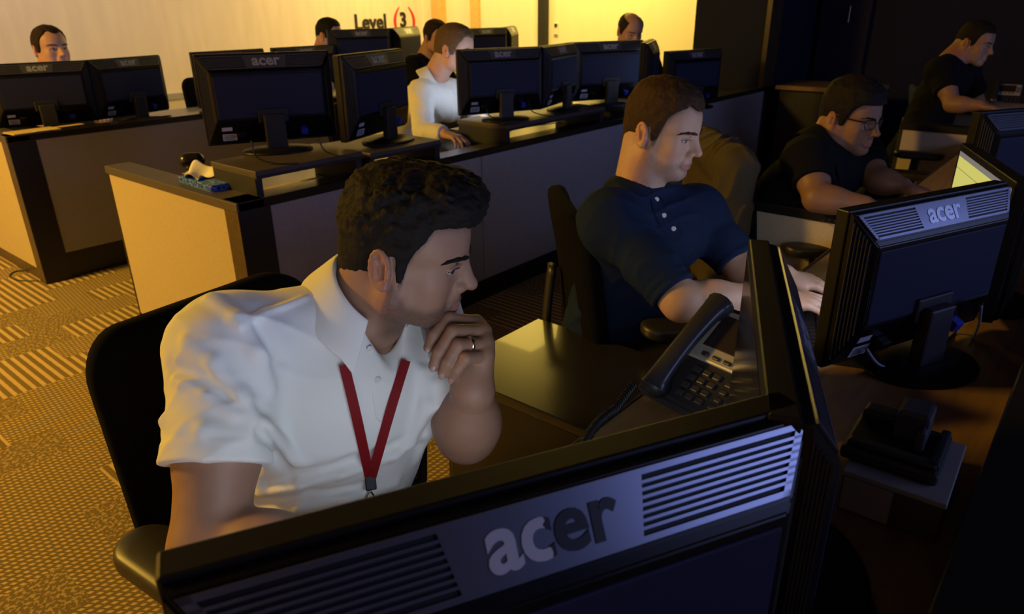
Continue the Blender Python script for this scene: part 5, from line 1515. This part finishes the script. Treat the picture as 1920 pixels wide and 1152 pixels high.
side_person('man in pale dress shirt half hidden behind a middle-row monitor', (837, 98), 4.0, -64, 10, P(812, 158, 4.10), 'hair_sand', 'shirt_white', C=(2.74, 3.36, .56), sc=1.07,
    arms=dict(Rs=P(791, 178, 4.02), Ls=P(880, 172, 4.28), Re=P(793, 248, 3.88), Rw=P(834, 251, 3.76), Le=P(905, 236, 4.15), Lw=P(908, 232, 3.95), curl=(22, 30, 20)), fwd=-72, collar_m='shirt_white', cname='dress_shirt', skin=(.50, .29, .2), res=.006, hairkw=dict(recede=.012, thick=.010, top=.014))
side_person('man with receding hair and dark top at the left of the rear row', (67, 97), 4.40, -80, -2, P(95, 136, 4.55), 'hair_dark', 'black_cloth', C=(1.62, 5.42, .56), sc=1.08, arms=dict(Lw=(1.95, 5.08, .83), Rw=(1.55, 5.02, .83), Le=(2.02, 5.22, .86), Re=(1.40, 5.18, .86)), skin=(.50, .28, .18), hairkw=dict(recede=.02, front=.096, temple=.062, thick=.007, top=.010), cname='sweater')
side_person('short-haired man beside the wall sign behind the rear-row monitor', (605, 70), 5.55, -62, 4, P(606, 100, 5.6), 'hair_black', 'shirt_white', skin=(.47, .27, .17), hairkw=dict(thick=.006, top=.013, side=.002), cname='shirt')
side_person('man in dark jacket behind the white-shirted man', (800, 74), 5.5, -92, 6, P(800, 108, 5.65), 'hair_dark', 'black_cloth', skin=(.46, .26, .17), cname='jacket_top', fwd=-80, hairkw=dict(thick=.010, top=.016))
side_person('balding man beyond the middle row in front of the yellow wall', (1160, 60), 5.1, -118, 18, P(1176, 86, 5.2), 'hair_dark', 'black_cloth', skin=(.46, .25, .15), hairkw=dict(thick=.005, top=.004, side=.004, bald=((.035, 0, .125), (.10, .066, .075)), front=.10, temple=.03), cname='shirt')

# ---------------- light
def area(name, loc, target, size, energy, col, sy=None, spread=None):
    l = bpy.data.lights.new(name, 'AREA'); l.energy = energy; l.color = col; l.shape = 'RECTANGLE'; l.size = size; l.size_y = sy or size
    if spread: l.spread = math.radians(spread)
    o = bpy.data.objects.new(name, l); COL.objects.link(o); o.location = loc
    o.rotation_euler = (V(target) - V(loc)).to_track_quat('-Z', 'Y').to_euler(); return o
AMB = (1.0, .56, .075)
area('aisle_lamp', (-1.7, 4.9, 3.2), (-.6, 3.2, 0), .8, 330, AMB)
area('row_lamp', (6.15, 5.0, 3.25), (6.15, 5.0, 0), 1.3, 36, (1.0, .68, .12))
area('lobby_lamp', (7.2, 5.2, 3.2), (8.25, 5.0, 1.4), 1.6, 130, (1.0, .74, .16), .6)
area('lobby_lamp', (7.3, 7.6, 3.2), (8.0, 8.0, 1.4), 1.0, 55, (1.0, .70, .16))
area('wall_washer', (2.0, 7.0, 3.2), (2.2, 8.65, 1.1), 4.0, 45, (1.0, .80, .58), .4)
area('wall_washer', (6.2, 7.2, 3.2), (6.6, 8.65, 1.2), 1.6, 45, (1.0, .70, .25), .4)
area('video_wall_glow', (2.9, -4.2, 2.2), (1.8, 1.0, .9), 4.2, 62, (.36, .44, 1.0), 1.0)
w = bpy.data.worlds.new('world'); SC.world = w; w.use_nodes = True
w.node_tree.nodes['Background'].inputs[0].default_value = (.25, .28, .45, 1); w.node_tree.nodes['Background'].inputs[1].default_value = .02
SC.view_settings.view_transform = 'Standard'; SC.view_settings.look = 'None'; SC.view_settings.exposure = 0; SC.view_settings.gamma = 1
